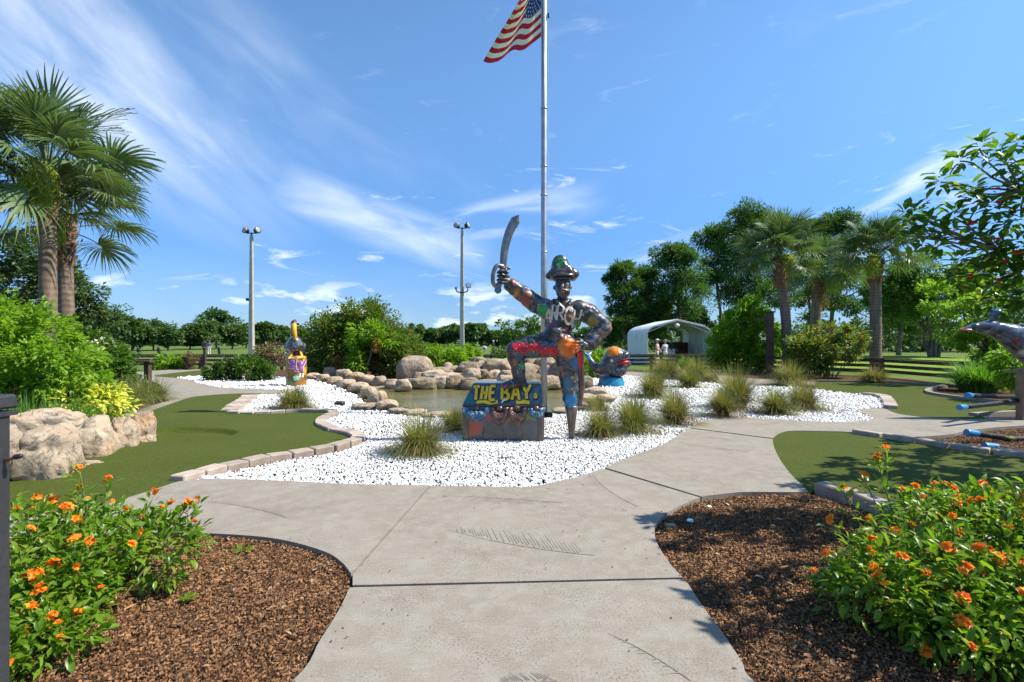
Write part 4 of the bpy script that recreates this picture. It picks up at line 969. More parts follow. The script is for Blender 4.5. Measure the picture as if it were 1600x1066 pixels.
shrub('dark_hedge', 'dark hedge under the statue thigh behind the pond', (1.6, 19.6, 0), [(0, 0, .45, .8, .5, .55), (.8, 0, .45, .6, .5, .5)], 3000, .12, L_dark, .2, 40)
# left back planting
shrub('golden_shrub', 'low golden-green shrub in front of the far left rail fence', G(266, 577), [(0, 0, .42, .62, .5, .42), (-.5, 0, .32, .5, .4, .34), (.45, 0, .35, .5, .4, .36)], 3000, .15, L_lime, .18, 40)
shrub('brown_shrub', 'small dry brown shrub beside the golden one', G(300, 577.5), [(0, 0, .5, .36, .3, .5)], 800, .12, L_dryred, .16, 18)
shrub('low_green_shrub', 'low dark green shrub at the left end of the back pebbles', G(346, 594), [(0, 0, .32, .5, .4, .36), (.35, .1, .4, .4, .35, .35), (-.35, 0, .25, .32, .3, .28)], 3000, .11, L_dark, .15, 40)
shrub('low_green_shrub', 'low dark green shrub just left of the pelican statue', G(400, 595), [(0, 0, .36, .5, .4, .4), (-.4, .1, .5, .4, .4, .5), (.4, 0, .3, .35, .3, .32)], 3200, .11, L_mid, .15, 42)
shrub('brown_shrub', 'taller reddish-brown leggy shrub behind the low green shrubs', (-9.9, 20.4, 0), [(0, 0, .95, .36, .4, .32), (.4, 0, 1.0, .34, .4, .34), (.75, 0, .9, .28, .3, .3)], 1100, .13, L_dryred, .2, 34)
shrub('scrub_hedge', 'dry brown-green scrub right of the pelican statue', (-7.0, 21.2, 0), [(0, 0, .45, .7, .4, .45), (.9, 0, .4, .7, .4, .4)], 2200, .13, L_tuftb, .18, 40, aspect=.3)
tag(foliage('tall_meadow_grass', [(-10.2+i*.8, 33, .15, .9, .8, .5) for i in range(7)], 3000, .4, L_tuft, None, .3, 60, .08, jit=.3), 'strip of tall pale meadow grass behind the pelican statue', 'meadow grass', kind='stuff')
# left foreground planting
shrub('broadleaf_bush', 'big bright green bush at the left edge above the rock wall', (-9.0, 9.3, 0), [(0, 0, 1.35, 1.05, .9, .95), (-.9, .2, 1.6, 1.0, .9, .85), (.65, -.1, 1.0, .75, .7, .75), (.15, -.2, .65, .9, .7, .6), (-.9, -.3, .8, .9, .8, .8), (1.05, 0, .55, .5, .5, .5)], 24000, .095, L_bush, .2, 240, aspect=.52, T=T6, fill=.3, stems=10)
shrub('flowering_bush', 'green bush dotted with red flowers left of the garden walk', (-10.65, 13.0, 0), [(0, 0, .95, .7, .7, .75), (.42, 0, .8, .48, .5, .6), (-.75, 0, 1.05, .75, .7, .8), (.6, 0, .5, .36, .4, .42)], 8500, .12, L_mid, .2, 110, aspect=.5, T=T6, fill=.32)
fb = bpy.data.objects['flowering_bush']
foliage('red_flowers', [(-.3, -.35, 1.15, .55, .4, .45), (.3, -.4, 1.0, .5, .35, .5)], 300, .09, L_red, fb, .08, 18, aspect=.7)
foliage('white_flowers', [(.55, -.4, 1.38, .45, .3, .12)], 55, .1, L_white, fb, .07, 9, aspect=.7)
shrub('variegated_shrub', 'low shrub with bright yellow variegated leaves behind the rock wall', (-7.85, 9.3, 0), [(0, 0, .36, .55, .42, .33), (-.55, 0, .33, .45, .4, .32), (.40, 0, .30, .40, .4, .28), (0, .2, .42, .6, .4, .3)], 4600, .115, L_yel, .14, 120, aspect=.42, T=T6, fill=.3)
# right side planting
shrub('broadleaf_bush', 'large bright green broadleaf bush beside the dark wooden post', (11.9, 26.2, 0), [(0, 0, 1.9, 1.3, 1.1, 1.2), (-1.1, 0, 1.3, .9, .9, 1.1), (.9, 0, 1.5, 1.0, 1.0, 1.2), (.4, 0, 2.9, .85, .8, .7), (0, 0, .8, 1.4, 1, .8)], 13500, .18, L_bush, .3, 170, aspect=.5, fill=.35)
bb = bpy.data.objects['broadleaf_bush.001']
foliage('outer_shoots', [(0, -.4, 2.4, 1.3, .8, .9), (.3, 0, 3.1, .8, .7, .5)], 2200, .2, L_bush, bb, .25, 40, aspect=.5)  # larger leaves at front and top, same leaf colour as the bush
shrub('croton_shrub', 'open shrub with orange-tipped leaves in front of the middle palm', G(1286, 589), [(0, 0, 1.15, .95, .8, .7), (1.0, 0, 1.35, .85, .8, .6), (-.75, 0, 1.0, .65, .6, .65), (.4, 0, 1.9, .8, .6, .35), (.1, 0, .5, .6, .5, .4)], 4800, .15, L_croton, .24, 90, aspect=.5, stems=12)
shrub('croton_shrub', 'second orange-tipped shrub near the foot of the rightmost palm', (12.9, 22.5, 0), [(0, 0, 1.3, .8, .7, .65), (.5, 0, .8, .6, .6, .55)], 2200, .15, L_croton, .24, 44, aspect=.5, stems=8)
tree('crape_myrtle', 'vase-shaped multi-trunk tree beyond the rail fence on the right', 'small tree', (27.2, 33, .3), [(0, 0, 4.2, 2.9, 2.0, 1.4), (-2.2, 0, 3.8, 2.0, 1.6, 1.2), (2.2, 0, 4.2, 2.1, 1.8, 1.4), (-.5, 0, 5.6, 2.3, 1.6, 1.1), (-3.2, 0, 5.0, 1.4, 1.2, 1.0), (3.2, 0, 5.3, 2.0, 1.5, 1.2)], 25000, .21, L_mid, .12, .45, 190, limbs=4, stems=8, aspect=.5, trunk_top=2.6)
tree('crape_myrtle', 'second leafy tree behind the painted dolphin head', 'small tree', (16.9, 17.6, -.1), [(0, 0, 2.5, 1.7, 1.3, 1.1), (-1.5, 0, 2.3, 1.2, 1, .8), (1, 0, 2.8, 1.5, 1.2, .9), (0, 0, 1.5, 1.5, 1, .7), (-2.2, 0, 3.0, .8, .8, .5)], 12000, .13, L_bush, .12, .3, 110, limbs=5, stems=3, aspect=.5)
shrub('broadleaf_bush', 'light green bush under the painted dolphin head at the right edge', (12.9, 12.6, 0), [(0, 0, .75, .7, .6, .6), (.8, 0, .8, .7, .6, .7), (-.4, .1, 1.0, .4, .5, .35)], 4600, .12, L_bush, .2, 70, aspect=.5, T=T6)

# ------------------------------------------------------------------ grasses
def blades(name, n, H, spread, m, parent, wd=.006, bend=.5, r0=.1, seg=4, c=(0, 0), hvar=.35):
    a = rng.uniform(0, 6.28, n); rr = r0*np.sqrt(rng.random(n)); L = H*(1-hvar+hvar*1.2*rng.random(n)); lean = spread*rng.random(n)**.8
    b = a+rng.normal(size=n)*.5
    V = np.zeros((n, (seg+1)*2, 3)); ts = np.linspace(0, 1, seg+1)
    for i, t in enumerate(ts):
        th = lean*(.35+bend*t*1.3); out = L*t*np.sin(np.minimum(th, 2.0)); z = L*t*np.cos(np.minimum(th, 1.9))
        x = c[0]+rr*np.cos(a)+out*np.cos(b); y = c[1]+rr*np.sin(a)+out*np.sin(b); w = wd*(1-t**1.6)+.0008
        px, py = -np.sin(b), np.cos(b)
        for q, sg in enumerate((-1, 1)): V[:, i*2+q] = np.stack([x+px*w*sg, y+py*w*sg, np.maximum(z, .01)-.03*(t == 0)], 1)
    F = np.array([(2*i, 2*i+1, 2*i+3, 2*i+2) for i in range(seg)])[None]+(np.arange(n)*(seg+1)*2)[:, None, None]
    o = link(name, np_mesh(name, V.reshape(-1, 3), F.reshape(-1, 4)), m, parent); o['kind'] = 'stuff'; return o
def tuft(px, py, hpx, wpx, mix, label):
    g = G(px, py); g.z = -.02; k = g.y/FPX; H = hpx*k; Wd = wpx*k*.5
    root = empty('grass_tuft', g, label, 'grass tuft', 'ornamental grass tufts in the white pebbles')
    H *= rng.uniform(.88, 1.02); sp = min(1.5, math.atan2(Wd, H*.8)*rng.uniform(1.6, 2.0)); n = int(900*rng.uniform(.75, 1.2)); root.rotation_euler = (rng.normal()*.06, rng.normal()*.09, 0)
    w = max(.0026, .00042*g.y)
    blades('blades', int(n*(1-mix*.6)), H*1.15, sp, L_tuft, root, w, .85, Wd*.30)
    blades('dry_blades', int(n*(.35+mix*.8)), H*.95, sp*1.25, L_tuftb, root, w, 1.05, Wd*.34)
    blades('seed_heads', 60, H*1.32, sp*.85, L_tuftb, root, w*.6, .6, Wd*.25)
    return root
for a in [(655, 706, 72, 116, .35, 'large spiky grass tuft in front of the pond left of the treasure chest'), (459, 637, 40, 84, .3, 'green and brown grass tuft in front of the pelican statue'),
          (708, 672, 40, 46, .1, 'grass tuft pressed against the left end of the treasure chest'), (937, 680, 50, 58, .45, 'grass tuft nearest to the right of the wooden peg leg'),
          (990, 672, 58, 68, .25, 'second grass tuft right of the wooden peg leg'), (1055, 660, 54, 60, .75, 'reddish-brown tuft by the walk, third right of the peg leg'),
          (1022, 620, 46, 54, .1, 'bright green tuft right of the whale statue'), (1076, 606, 36, 36, .1, 'green tuft behind the reddish-brown tuft'), (1130, 650, 46, 36, .55, 'front one of the pair of tufts at the bend of the walk'),
          (1154, 637, 62, 54, .5, 'rear taller one of the tuft pair at the bend of the walk'), (1213, 646, 46, 52, .3, 'short green front tuft right of the bend'), (1254, 638, 54, 64, .5, 'tall tan tuft behind the short green one'),
          (1042, 592, 40, 60, .6, 'brown-green tuft by the rail fence near the carport'), (1088, 594, 42, 60, .4, 'loose tuft in front of the carport opening'), (1112, 598, 22, 30, .8, 'low brown tuft left of the dark wooden post'),
          (932, 640, 26, 52, .4, 'yellowish tuft hanging over the pond edge behind the peg leg'), (1365, 597, 28, 70, .9, 'wide red-brown tuft at the foot of the rightmost palm'), (1232, 602, 40, 60, .3, 'tall tuft at the back edge of the pebbles')]: tuft(*a)
def strap(label, loc, n, H, spread, m, r0, wd, bend=.8):
    root = empty('strap_leaf_clump', loc, label, 'grass clump'); blades('blades', n, H, spread, m, root, wd, bend, r0, 5, hvar=.45); return root
strap('dark green strap-leaf clump in the right bed by the fence', G(1528, 612, -.05), 800, 1.12, .95, L_grassb, .42, .022)
strap('soft bright grass clump at the left edge behind the rocks', (-7.1, 7.55, -.05), 1500, .75, .95, L_grassb, .55, .007, 1.0)
strap('fine grass clump leaning left of the variegated shrub', (-6.75, 8.0, -.05), 700, .6, 1.0, L_grassb, .35, .006, 1.0)
strap('pale fountain grass between the flowering bush and the variegated shrub', (-8.75, 11.0, -.05), 1300, .85, 1.0, L_tuft, .5, .008, 1.0)
strap('soft fountain grass beside the capped wooden post', (-9.3, 12.9, -.05), 900, .75, 1.1, L_tuft, .45, .008, 1.0)
strap('low fern clump growing by the carport opening', (9.2, 26.8, -.05), 420, .9, .9, L_lime, .35, .02, .8)
strap('green fern clump under the leftmost right palm', (13.6, 24.6, -.05), 600, 1.0, .9, L_mid, .45, .02, .8)

# ------------------------------------------------------------------ orange flowering shrubs in front
def petal_cluster(seed):
    r = np.random.default_rng(seed); C = []; D = []; U = []; n = 0
    for f in range(7):
        fd = unit(r.normal(size=(1, 3)) + np.array([[0, 0, .9]]))[0]; fc = fd*.019*r.uniform(.6, 1.1)
        t1 = np.cross(fd, [.3, .5, .2]); t1 /= np.linalg.norm(t1); t2 = np.cross(fd, t1)
        for p in range(5):
            a = 6.28*p/5+r.normal()*.2; C.append(fc); D.append(t1*math.cos(a)+t2*math.sin(a)+fd*.45); U.append(fd)
    C, D, U = map(np.array, (C, D, U)); V, F = leaf_arrays(C, D, U, .023, .019, T2)
    return np_mesh('flower', V, F)
PET = [petal_cluster(i) for i in range(6)]
LEAF_MESH = [np_mesh('leaf', *leaf_arrays(np.zeros((1, 3)), np.array([[1., 0, 0]]), np.array([[0, 0, 1.]]), 1.0, w, T6)) for w in (.34, .40, .46)]
def place_leaf(parent, p, d, L, m, k):
    o = link('leaf', LEAF_MESH[k % 3], m, parent, p); o.scale = (L, L, L)
    d = Vector(d); q = d.to_track_quat('X', 'Z'); o.rotation_euler = (q.to_matrix() @ Matrix.Rotation(rng.normal()*.4, 3, 'X')).to_euler(); return o
def flower_shrub(label, base, lobes, nleaf, tops, nflow, extra, seed):
    root = empty('orange_flower_shrub', base, label, 'flowering shrub', 'orange flowering shrubs beside the walk')
    lobn = np.array(lobes, float); zs = .70 if seed == 1 else .88; lobn[:, 2] *= zs; lobn[:, 5] *= zs; mb = MB(); b = Vector(base)
    C = []; D = []; fl = []; camp = Vector((0, 0, CAMH))-b
    nst = 170
    ends = []
    for s in range(nst):
        l = lobn[rng.integers(len(lobn))]; d = rand_dirs(1)[0]; d[2] = abs(d[2])*.9+.1 if rng.random() < .8 else d[2]; d /= np.linalg.norm(d)
        e = Vector(l[:3])+Vector(d*l[3:]*rng.uniform(.8, 1.08)); e.z = max(e.z, .08); ends.append((e, Vector(d)))
    for e in extra: ends.append((Vector(e)-b, Vector((rng.normal()*.2, rng.normal()*.2, 1))))
    for e, d in ends:
        st = Vector((e.x*.45+rng.normal()*.08, e.y*.45+rng.normal()*.08, -.06)); mid = st.lerp(e, .55)+Vector((e.x*.08, e.y*.08, .04))
        pts = crom([st, mid, e], 4); mb.tube(pts, [.007, .0068, .006, .0055, .005, .0045, .004, .0035, .003], 5)
        for k in range(int(nleaf/len(ends))):
            t = rng.random()**.55; i = min(int(t*(len(pts)-1)), len(pts)-2); p = pts[i].lerp(pts[i+1], t*(len(pts)-1)-i)
            o = Vector(rand_dirs(1)[0]); o.z *= .6; dd = (o + d*.45 + Vector((0, 0, .15))).normalized()
            C.append(p+o*rng.uniform(.005, .06)); D.append(dd)
    for k in range(int(nleaf*.7)):
        l = lobn[rng.integers(len(lobn))]; d = rand_dirs(1)[0]; d[2] = d[2] if rng.random() < .4 else abs(d[2]); p = Vector(l[:3])+Vector(d*l[3:]*rng.uniform(.7, 1.03))
        p.z = max(p.z, .03); C.append(p); dd = Vector(d)+Vector(rand_dirs(1)[0])*.9; dd.z -= .25; D.append(dd.normalized())
    mb.build('stems', M_stem, root, True)
    Ln = np.array([.062*(.45+.95*rng.random()) for _ in C])
    dist = np.array([(c-camp).length - .3*max(0, (camp-c).normalized().dot(c.normalized())) for c in C]); order = np.argsort(dist)
    for i in order[:290]: place_leaf(root, C[i], D[i], Ln[i], L_flowbush, int(i))
    rest = order[290:]; Ca = np.array([C[i][:] for i in rest]); Da = np.array([D[i][:] for i in rest]); U = rand_dirs(len(rest))*.6; U[:, 2] += 1
    leaf_obj('foliage', Ca, Da, U, Ln[rest], Ln[rest]*rng.uniform(.34, .48, len(rest)), L_flowbush, root, T6)
    # flower heads on the tips
    tips = ends[-len(extra):] if extra else []
    cand = sorted(ends[:nst], key=lambda q: -(q[1].dot((camp-q[0]).normalized())*.8+q[1].z*.7+rng.normal()*.35))[:nflow]
    for i, (e, d) in enumerate(cand+tips):
        s = rng.uniform(.6, 1.35); o = link('flower', PET[i % 6], L_orange, root, e+d*.02+Vector((0, 0, .012))); o.scale = (s, s, s*.8); o.rotation_euler = (rng.normal()*.4, rng.normal()*.4, rng.uniform(0, 6.28))
    return root
lb = Vector((-2.62, 3.0, -.05))
flower_shrub('orange-flowered green shrub at the bottom left beside the dark metal post', lb,
    [(0, 0, .34, .46, .42, .34), (-.5, .05, .40, .50, .46, .40), (.28, .18, .36, .42, .36, .28), (-.25, -.38, .26, .44, .30, .28), (-.8, .2, .36, .5, .5, .42), (.02, .3, .42, .45, .3, .24), (.12, -.25, .22, .3, .28, .24), (-.30, -.72, .22, .40, .26, .24), (-.62, -.5, .30, .4, .35, .32), (.34, -.52, .16, .28, .24, .17), (.05, -.74, .16, .34, .24, .17)], 6200, None, 62,
    [P(125, 738, 3.35), P(125, 768, 3.35), P(168, 755, 3.35), P(83, 788, 3.3), P(105, 800, 3.2), P(137, 787, 3.3), P(240, 776, 3.35), P(268, 795, 3.35), P(290, 793, 3.35), P(307, 788, 3.35), P(304, 824, 3.2), P(25, 806, 3.2), P(120, 820, 3.0)], 1)
rb = Vector((2.72, 2.95, -.05))
flower_shrub('orange-flowered green shrub at the bottom right under the leafy tree', rb,
    [(0, 0, .36, .60, .50, .36), (-.42, -.12, .27, .46, .36, .27), (.5, .1, .40, .55, .5, .40), (-.1, -.45, .26, .55, .35, .28), (.30, .42, .36, .5, .35, .32), (.35, -.5, .28, .5, .35, .3), (.9, .1, .42, .5, .5, .42), (-.72, -.22, .20, .34, .3, .20), (-.5, -.5, .18, .35, .3, .18)], 7200, None, 104,
    [P(1384, 707, 3.5), P(1372, 722, 3.5), P(1350, 750, 3.5), P(1429, 768, 3.4), P(1475, 764, 3.4), P(1496, 783, 3.3), P(1506, 800, 3.2), P(1410, 772, 3.4), P(1575, 832, 2.9), P(1590, 796, 3.2), P(1318, 770, 3.5), P(1300, 820, 3.3), P(1545, 1018, 2.4), P(1572, 806, 3.0)], 2)
# seedlings
sdl = empty('seedling', G(345, 885, -.05), 'small green seedling standing in the left bark bed', 'seedling')
hd = P(378, 862, 3.75)-sdl.location
MB().tube(crom([Vector((0, 0, 0)), Vector((.08, .05, .03)), hd], 3), [.004]*7, 5).build('stem', M_stem, sdl)
for i in range(20):
    a = i*2.4; place_leaf(sdl, hd, (math.cos(a), math.sin(a), .55-.05*i), .10, L_flowbush, i)
sd2 = empty('seedling', G(294, 945, -.05), 'tiny lime seedling low in the left bark bed', 'seedling')
for i in range(9): place_leaf(sd2, (0, 0, .03), (math.cos(i*2.4), math.sin(i*2.4), .5), .06, L_bush, i)

# ------------------------------------------------------------------ glossy red-flowered tree at the right edge
def glossy_tree():
    base = Vector((5.5, 4.5, -.05)); root = empty('glossy_leaf_tree', base, 'glossy-leaved tree with small red flowers reaching in from the right edge', 'tree')
    mb = MB(); top = Vector((-.3, 0, 1.5)); branchy(mb, (0, 0, -.05), top, .09, .06, 4, .03, 8)
    ends = []
    def limb(a, b, r0=.03):
        branchy(mb, a, b, r0, .006, 4, .03, 6); ends.append(Vector(b))
        return Vector(b)
    vis = [(1470, 285, 4.15), (1500, 252, 4.23), (1530, 232, 4.23), (1560, 240, 4.32), (1590, 228, 4.40), (1575, 262, 4.15), (1518, 300, 4.15), (1520, 318, 4.23), (1555, 325, 4.15), (1580, 300, 4.32), (1595, 340, 4.23), (1570, 350, 4.15),
           (1415, 345, 4.32), (1432, 335, 4.32), (1455, 350, 4.32), (1472, 360, 4.32), (1440, 372, 4.23), (1420, 375, 4.32), (1465, 385, 4.23), (1490, 340, 4.40), (1518, 360, 4.32), (1525, 378, 4.23), (1560, 385, 4.32), (1590, 385, 4.23), (1575, 405, 4.23),
           (1500, 410, 4.48), (1530, 425, 4.40), (1560, 440, 4.32), (1590, 430, 4.23), (1540, 450, 4.56), (1575, 462, 4.32), (1510, 440, 4.56), (1595, 470, 4.23), (1485, 430, 4.56), (1550, 410, 4.40), (1600, 310, 4.15), (1598, 270, 4.32), (1610, 400, 4.15), (1530, 470, 4.48), (1560, 480, 4.40), (1590, 490, 4.32)]
    hubs = [P(1600, 300, 4.25)-base, P(1560, 390, 4.3)-base, P(1600, 420, 4.25)-base, P(1600, 470, 4.25)-base, P(1640, 250, 4.3)-base]
    for h in hubs: limb(top, h, .026)
    for v in vis:
        p = P(*v)-base; h = min(hubs, key=lambda q: (q-p).length); limb(h.lerp(p, .05), p, .0095)
    # the rest of the crown, outside the frame to the right and towards the camera
    for k in range(230):
        t = rng.random(); c = Vector((7.4, 6.4, 2.6)).lerp(Vector((3.4, 2.7, 2.85)), t); d = rand_dirs(1)[0]
        q = c+Vector(d*np.array((1.0, .8, .65))); 
        if q.x < q.y*1.03+.12 or (q.y < 3.7 and q.x > 3.75) or (q.y < 4.4 and q.x-q.z/1.213 < .98+.12*(rng.random() < .5)): continue
        limb(Vector((5.7, 4.2, 1.9)), q, .012) if False else ends.append(q-base)
        if k % 6 == 0: branchy(mb, top, q-base, .02, .006, 4, .04, 5)
    for k in range(170):
        q = Vector((7.3, 6.7, 2.6))+Vector(rand_dirs(1)[0]*np.array((1.5, 1.2, .6)))
        if q.x > q.y*1.03+.12: ends.append(q-base)
    mb.build('branches', M_twig, root, True)
    C = []; D = []; U = []
    for e in ends:
        wq = e+base
        for k in range(21):
            a = k*2.4+rng.normal()*.3; el = .85-1.5*(k/21)+rng.normal()*.2
            d = Vector((math.cos(a)*math.cos(el), math.sin(a)*math.cos(el), math.sin(el))); C.append(e+d*.025+Vector((0, 0, .05*(1-k/13)))+Vector(rng.normal(size=3)*.012)); D.append(d)
    inv = [i for i, c in enumerate(C) if (c+base).x < (c+base).y*1.0]
    random.shuffle(inv); pick = set(inv[:290])
    for i in pick: place_leaf(root, C[i], D[i], .112*rng.uniform(.75, 1.2), L_jat, i)
    rest = [i for i in range(len(C)) if i not in pick]; Ca = np.array([C[i][:] for i in rest]); Da = np.array([D[i][:] for i in rest]); Uu = rand_dirs(len(rest))*.35; Uu[:, 2] += 1
    Ln = .112*rng.uniform(.75, 1.2, len(rest)); leaf_obj('foliage', Ca, Da, Uu, Ln, Ln*.56, L_jat, root, T6)
    for (px, py) in [(1558, 297), (1558, 318), (1566, 318), (1581, 332), (1558, 375), (1520, 349), (1592, 395), (1518, 432), (1557, 440), (1572, 410)]:
        o = link('flower', PET[px % 6].copy(), None, root, P(px, py, 4.1)-base); o.data.materials.clear(); o.data.materials.append(L_red); o.scale = (.95, .95, .7)
glossy_tree()

# ------------------------------------------------------------------ rail fence
def fence(label, pts, post_every, h=.72, rails=(.68, .46, .24), group='dark brown rail fences'):
    pts = [Vector((*p, 0)) for p in pts]; root = empty('rail_fence', pts[0], label, 'fence', group); o0 = pts[0]
    for a, b in zip(pts[:-1], pts[1:]):
        d = b-a; L = d.length; ang = math.atan2(d.y, d.x); n = max(1, round(L/post_every))
        for i in range(n+1 if b == pts[-1] else n):
            p = a.lerp(b, i/n)-o0; MB().box(p+Vector((0, 0, h/2-.08)), (.13, .13, h+.2), Matrix.Rotation(ang, 3, 'Z').to_quaternion(), bev=.012).build('post', M_darkwood, root)
        for i in range(n):
            p0 = a.lerp(b, i/n)-o0; p1 = a.lerp(b, (i+1)/n)-o0; c = (p0+p1)/2; l = (p1-p0).length
            for z in rails:
                MB().box(c+Vector((0, 0, z-.02))+Vector((math.sin(ang), -math.cos(ang), 0))*.085, (l-.01, .04, .135), Matrix.Rotation(ang, 3, 'Z').to_quaternion(), bev=.008).build('rail', M_railwood, root)
            MB().box(c+Vector((0, 0, h+.035)), (l-.008, .15, .04), Matrix.Rotation(ang, 3, 'Z').to_quaternion(), bev=.008).build('cap_rail', M_darkwood, root)
    return root
fence('dark brown rail fence running along the back right of the garden', [(4.6, 28.9), (10.9, 28.0), (15.9, 22.0), (16.0, 18.2), (16.6, 15.5)], 2.6)
fence('dark brown rail fence at the far left behind the golden shrub', [(-21.5, 28.4), (-10.6, 28.4)], 2.4)
fence('short run of dark rail fence seen left of the statue knee', [(-3.2, 28.0), (.9, 28.0)], 2.05)

def post(name, label, cat, base, h, w, m, cap=None, parts=()):
    root = empty(name, base, label, cat); MB().box((0, 0, h/2-.1), (w, w, h+.2), bev=.012).build('post', m, root)
    return root
p = post('wooden_post', 'dark brown wooden post with a flat cap board by the left walk', 'post', G(231, 620), .92, .14, M_darkwood)
MB().box((-.10, 0, .945), (.46, .22, .05), bev=.01).build('cap_board', M_darkwood, p)
p = post('wooden_post', 'tall dark wooden post with a short arm beside the leftmost right palm', 'post', G(1203, 583), 2.85, .26, M_darkwood)
MB().box((-.36, 0, 2.5), (.60, .14, .12), bev=.01).build('arm', M_darkwood, p); MB().box((0, 0, 2.87), (.34, .34, .05), bev=.01).build('cap_board', M_darkwood, p)
p = post('wooden_post', 'thin brown post with a small lantern at the far end of the left walk', 'post', G(320, 577), 1.15, .13, M_darkwood)
MB().lathe([(.05, 1.16), (.13, 1.18), (.12, 1.36), (.16, 1.38), (.03, 1.5)], 10).build('lantern', M_blackmetal, p)
p = post('wooden_post', 'short brown post just left of the lantern post', 'post', G(312.5, 577), .62, .12, M_darkwood)
p = post('wooden_post', 'tan wooden post under the painted dolphin at the right edge', 'post', G(1598, 656), .98, .15, M_tanwood)
MB().box((-.12, 0, .92), (.42, .1, .045)).build('cross_arm', M_tanwood, p)
p = post('metal_fence_post', 'charcoal metal post with square cap cropped by the left edge', 'post', Vector((-1.315, 1.3, -.06)), 1.38, .052, M_greymetal)
mb = MB(); mb.box((0, 0, 1.375), (.062, .062, .012)); mb.box((0, 0, 1.405), (.068, .068, .036), taper=.93, bev=.006); mb.build('cap', M_greymetal, p)
for sx in (-1, 1): MB().box((.0265*sx*.45, -.0275, .6), (.003, .003, 1.3)).build('groove', M_blackmetal, p)
MB().ell((.004, -.031, 1.228), (.011, .009, .011)).build('bolt', M_chrome, p, True)
mb = MB(); mb.tube([(.02, 0, 1.252), (.045, 0, 1.262), (.058, 0, 1.267)], [.0045, .0048, .006], 8); mb.build('latch_rod', pmat('rust_rod', (.20, .08, .05), rough=.6), p, True)
MB().cap((.056, 0, 1.266), .0068, (.067, 0, 1.268), .006).build('latch_knob', M_blackmetal, p, True)

# ------------------------------------------------------------------ lamp poles
def floodlight(name, root, c, r, aim, box=False):
    c = Vector(c); q = Vector(aim).to_track_quat('Z', 'Y')
    if box:
        o = MB().box((0, 0, 0), (r*1.8, r*1.5, r*.9), bev=.03).build(name, M_blackmetal, root, loc=c); o.rotation_euler = q.to_euler()
        MB().box((0, 0, r*.47), (r*1.5, r*1.2, .03)).build('lens', M_lampglass, o)
    else:
        o = MB().lathe([(r*.25, -r*.95), (r*.55, -r*.8), (r*.62, -r*.35), (r*.95, r*.1), (r, r*.3), (r*.94, r*.34)], 14).build(name, M_blackmetal, root, True, c); o.rotation_euler = q.to_euler()
        MB().lathe([(r*.88, r*.345), (r*.5, r*.42), (r*.05, r*.45)], 14).build('lens', M_lampglass, o, True)
def lamp(label, px, d, ytop, r, low):
    k = d/FPX; x = (px-800)*k; top = CAMH+(533-ytop)*k; root = empty('lamp_pole', (x, d, -.12), label, 'lamp pole', 'concrete floodlight poles')
    mb = MB(); mb.box((0, 0, top/2), (2*r, 2*r, top), taper=.55, bev=.03); mb.build('pole', M_concpole, root)
    mb = MB(); mb.tube([(0, 0, top-.1), (0, 0, top+.22)], .07, 8); mb.tube([(-.42, 0, top+.2), (.42, 0, top+.2)], .05, 6); mb.build('cross_arm', M_blackmetal, root)
    floodlight('floodlight', root, (-.42, -.1, top+.42), .30, (-.25, -.75, .25)); floodlight('floodlight', root, (.48, -.05, top+.44), .30, (.75, -.35, .15))
    zl = CAMH+(533-low[0])*k
    if low[1]:
        mb = MB(); mb.tube(crom([Vector((-.5, -.1, zl+.15)), Vector((-.44, -.1, zl-.08)), Vector((0, -.16, zl-.18)), Vector((.44, -.1, zl-.08)), Vector((.5, -.1, zl+.2))], 4), .05, 6); mb.build('bracket', M_blackmetal, root, True)
        floodlight('floodlight', root, (-.5, -.1, zl+.2), .13, (-.5, -.8, .2), True); floodlight('floodlight', root, (.55, -.1, zl+.42), .24, (.2, -.9, .1), True)
    else: MB().box((-.3, -.05, zl), (.22, .2, .22), bev=.03).build('junction_box', M_blackmetal, root)
lamp('concrete floodlight pole standing on the left above the shrubs', 393, 42, 366, .20, (466, False))
lamp('concrete floodlight pole with extra low lights left of the sword', 722, 44, 358, .20, (452, True))

# ------------------------------------------------------------------ flagpole and flag
fp = G(850, 645); fpole = empty('flagpole', (fp.x, fp.y, -.05), 'tall galvanised flagpole behind the pirate statue', 'flagpole')
mb = MB(); mb.lathe([(.068, 0), (.068, 3.4), (.064, 3.42), (.064, 6.4), (.060, 6.42), (.054, 9.25)], 20); mb.build('pole', M_galv, fpole, True)
for z in (1.55, 3.41, 4.6, 5.2, 6.41): MB().lathe([(.0725, z-.012), (.0745, z), (.0725, z+.012)], 20).build('joint_ring', M_galv, fpole, True)
MB().ell((0, 0, 9.36), (.11, .11, .11)).build('ball_finial', pmat('gold_ball', (.6, .42, .1), rough=.25, metal=1), fpole, True)
MB().box((.09, -.02, 8.35), (.04, .05, .10), bev=.01).build('cleat', M_blackmetal, fpole)
mb = MB(); mb.tube([(.083, -.02, 1.2), (.09, -.02, 4), (.083, -.02, 8), (.08, 0, 9.2)], .004, 5); mb.build('halyard', pmat('rope', (.6, .6, .58), rough=.8), fpole)
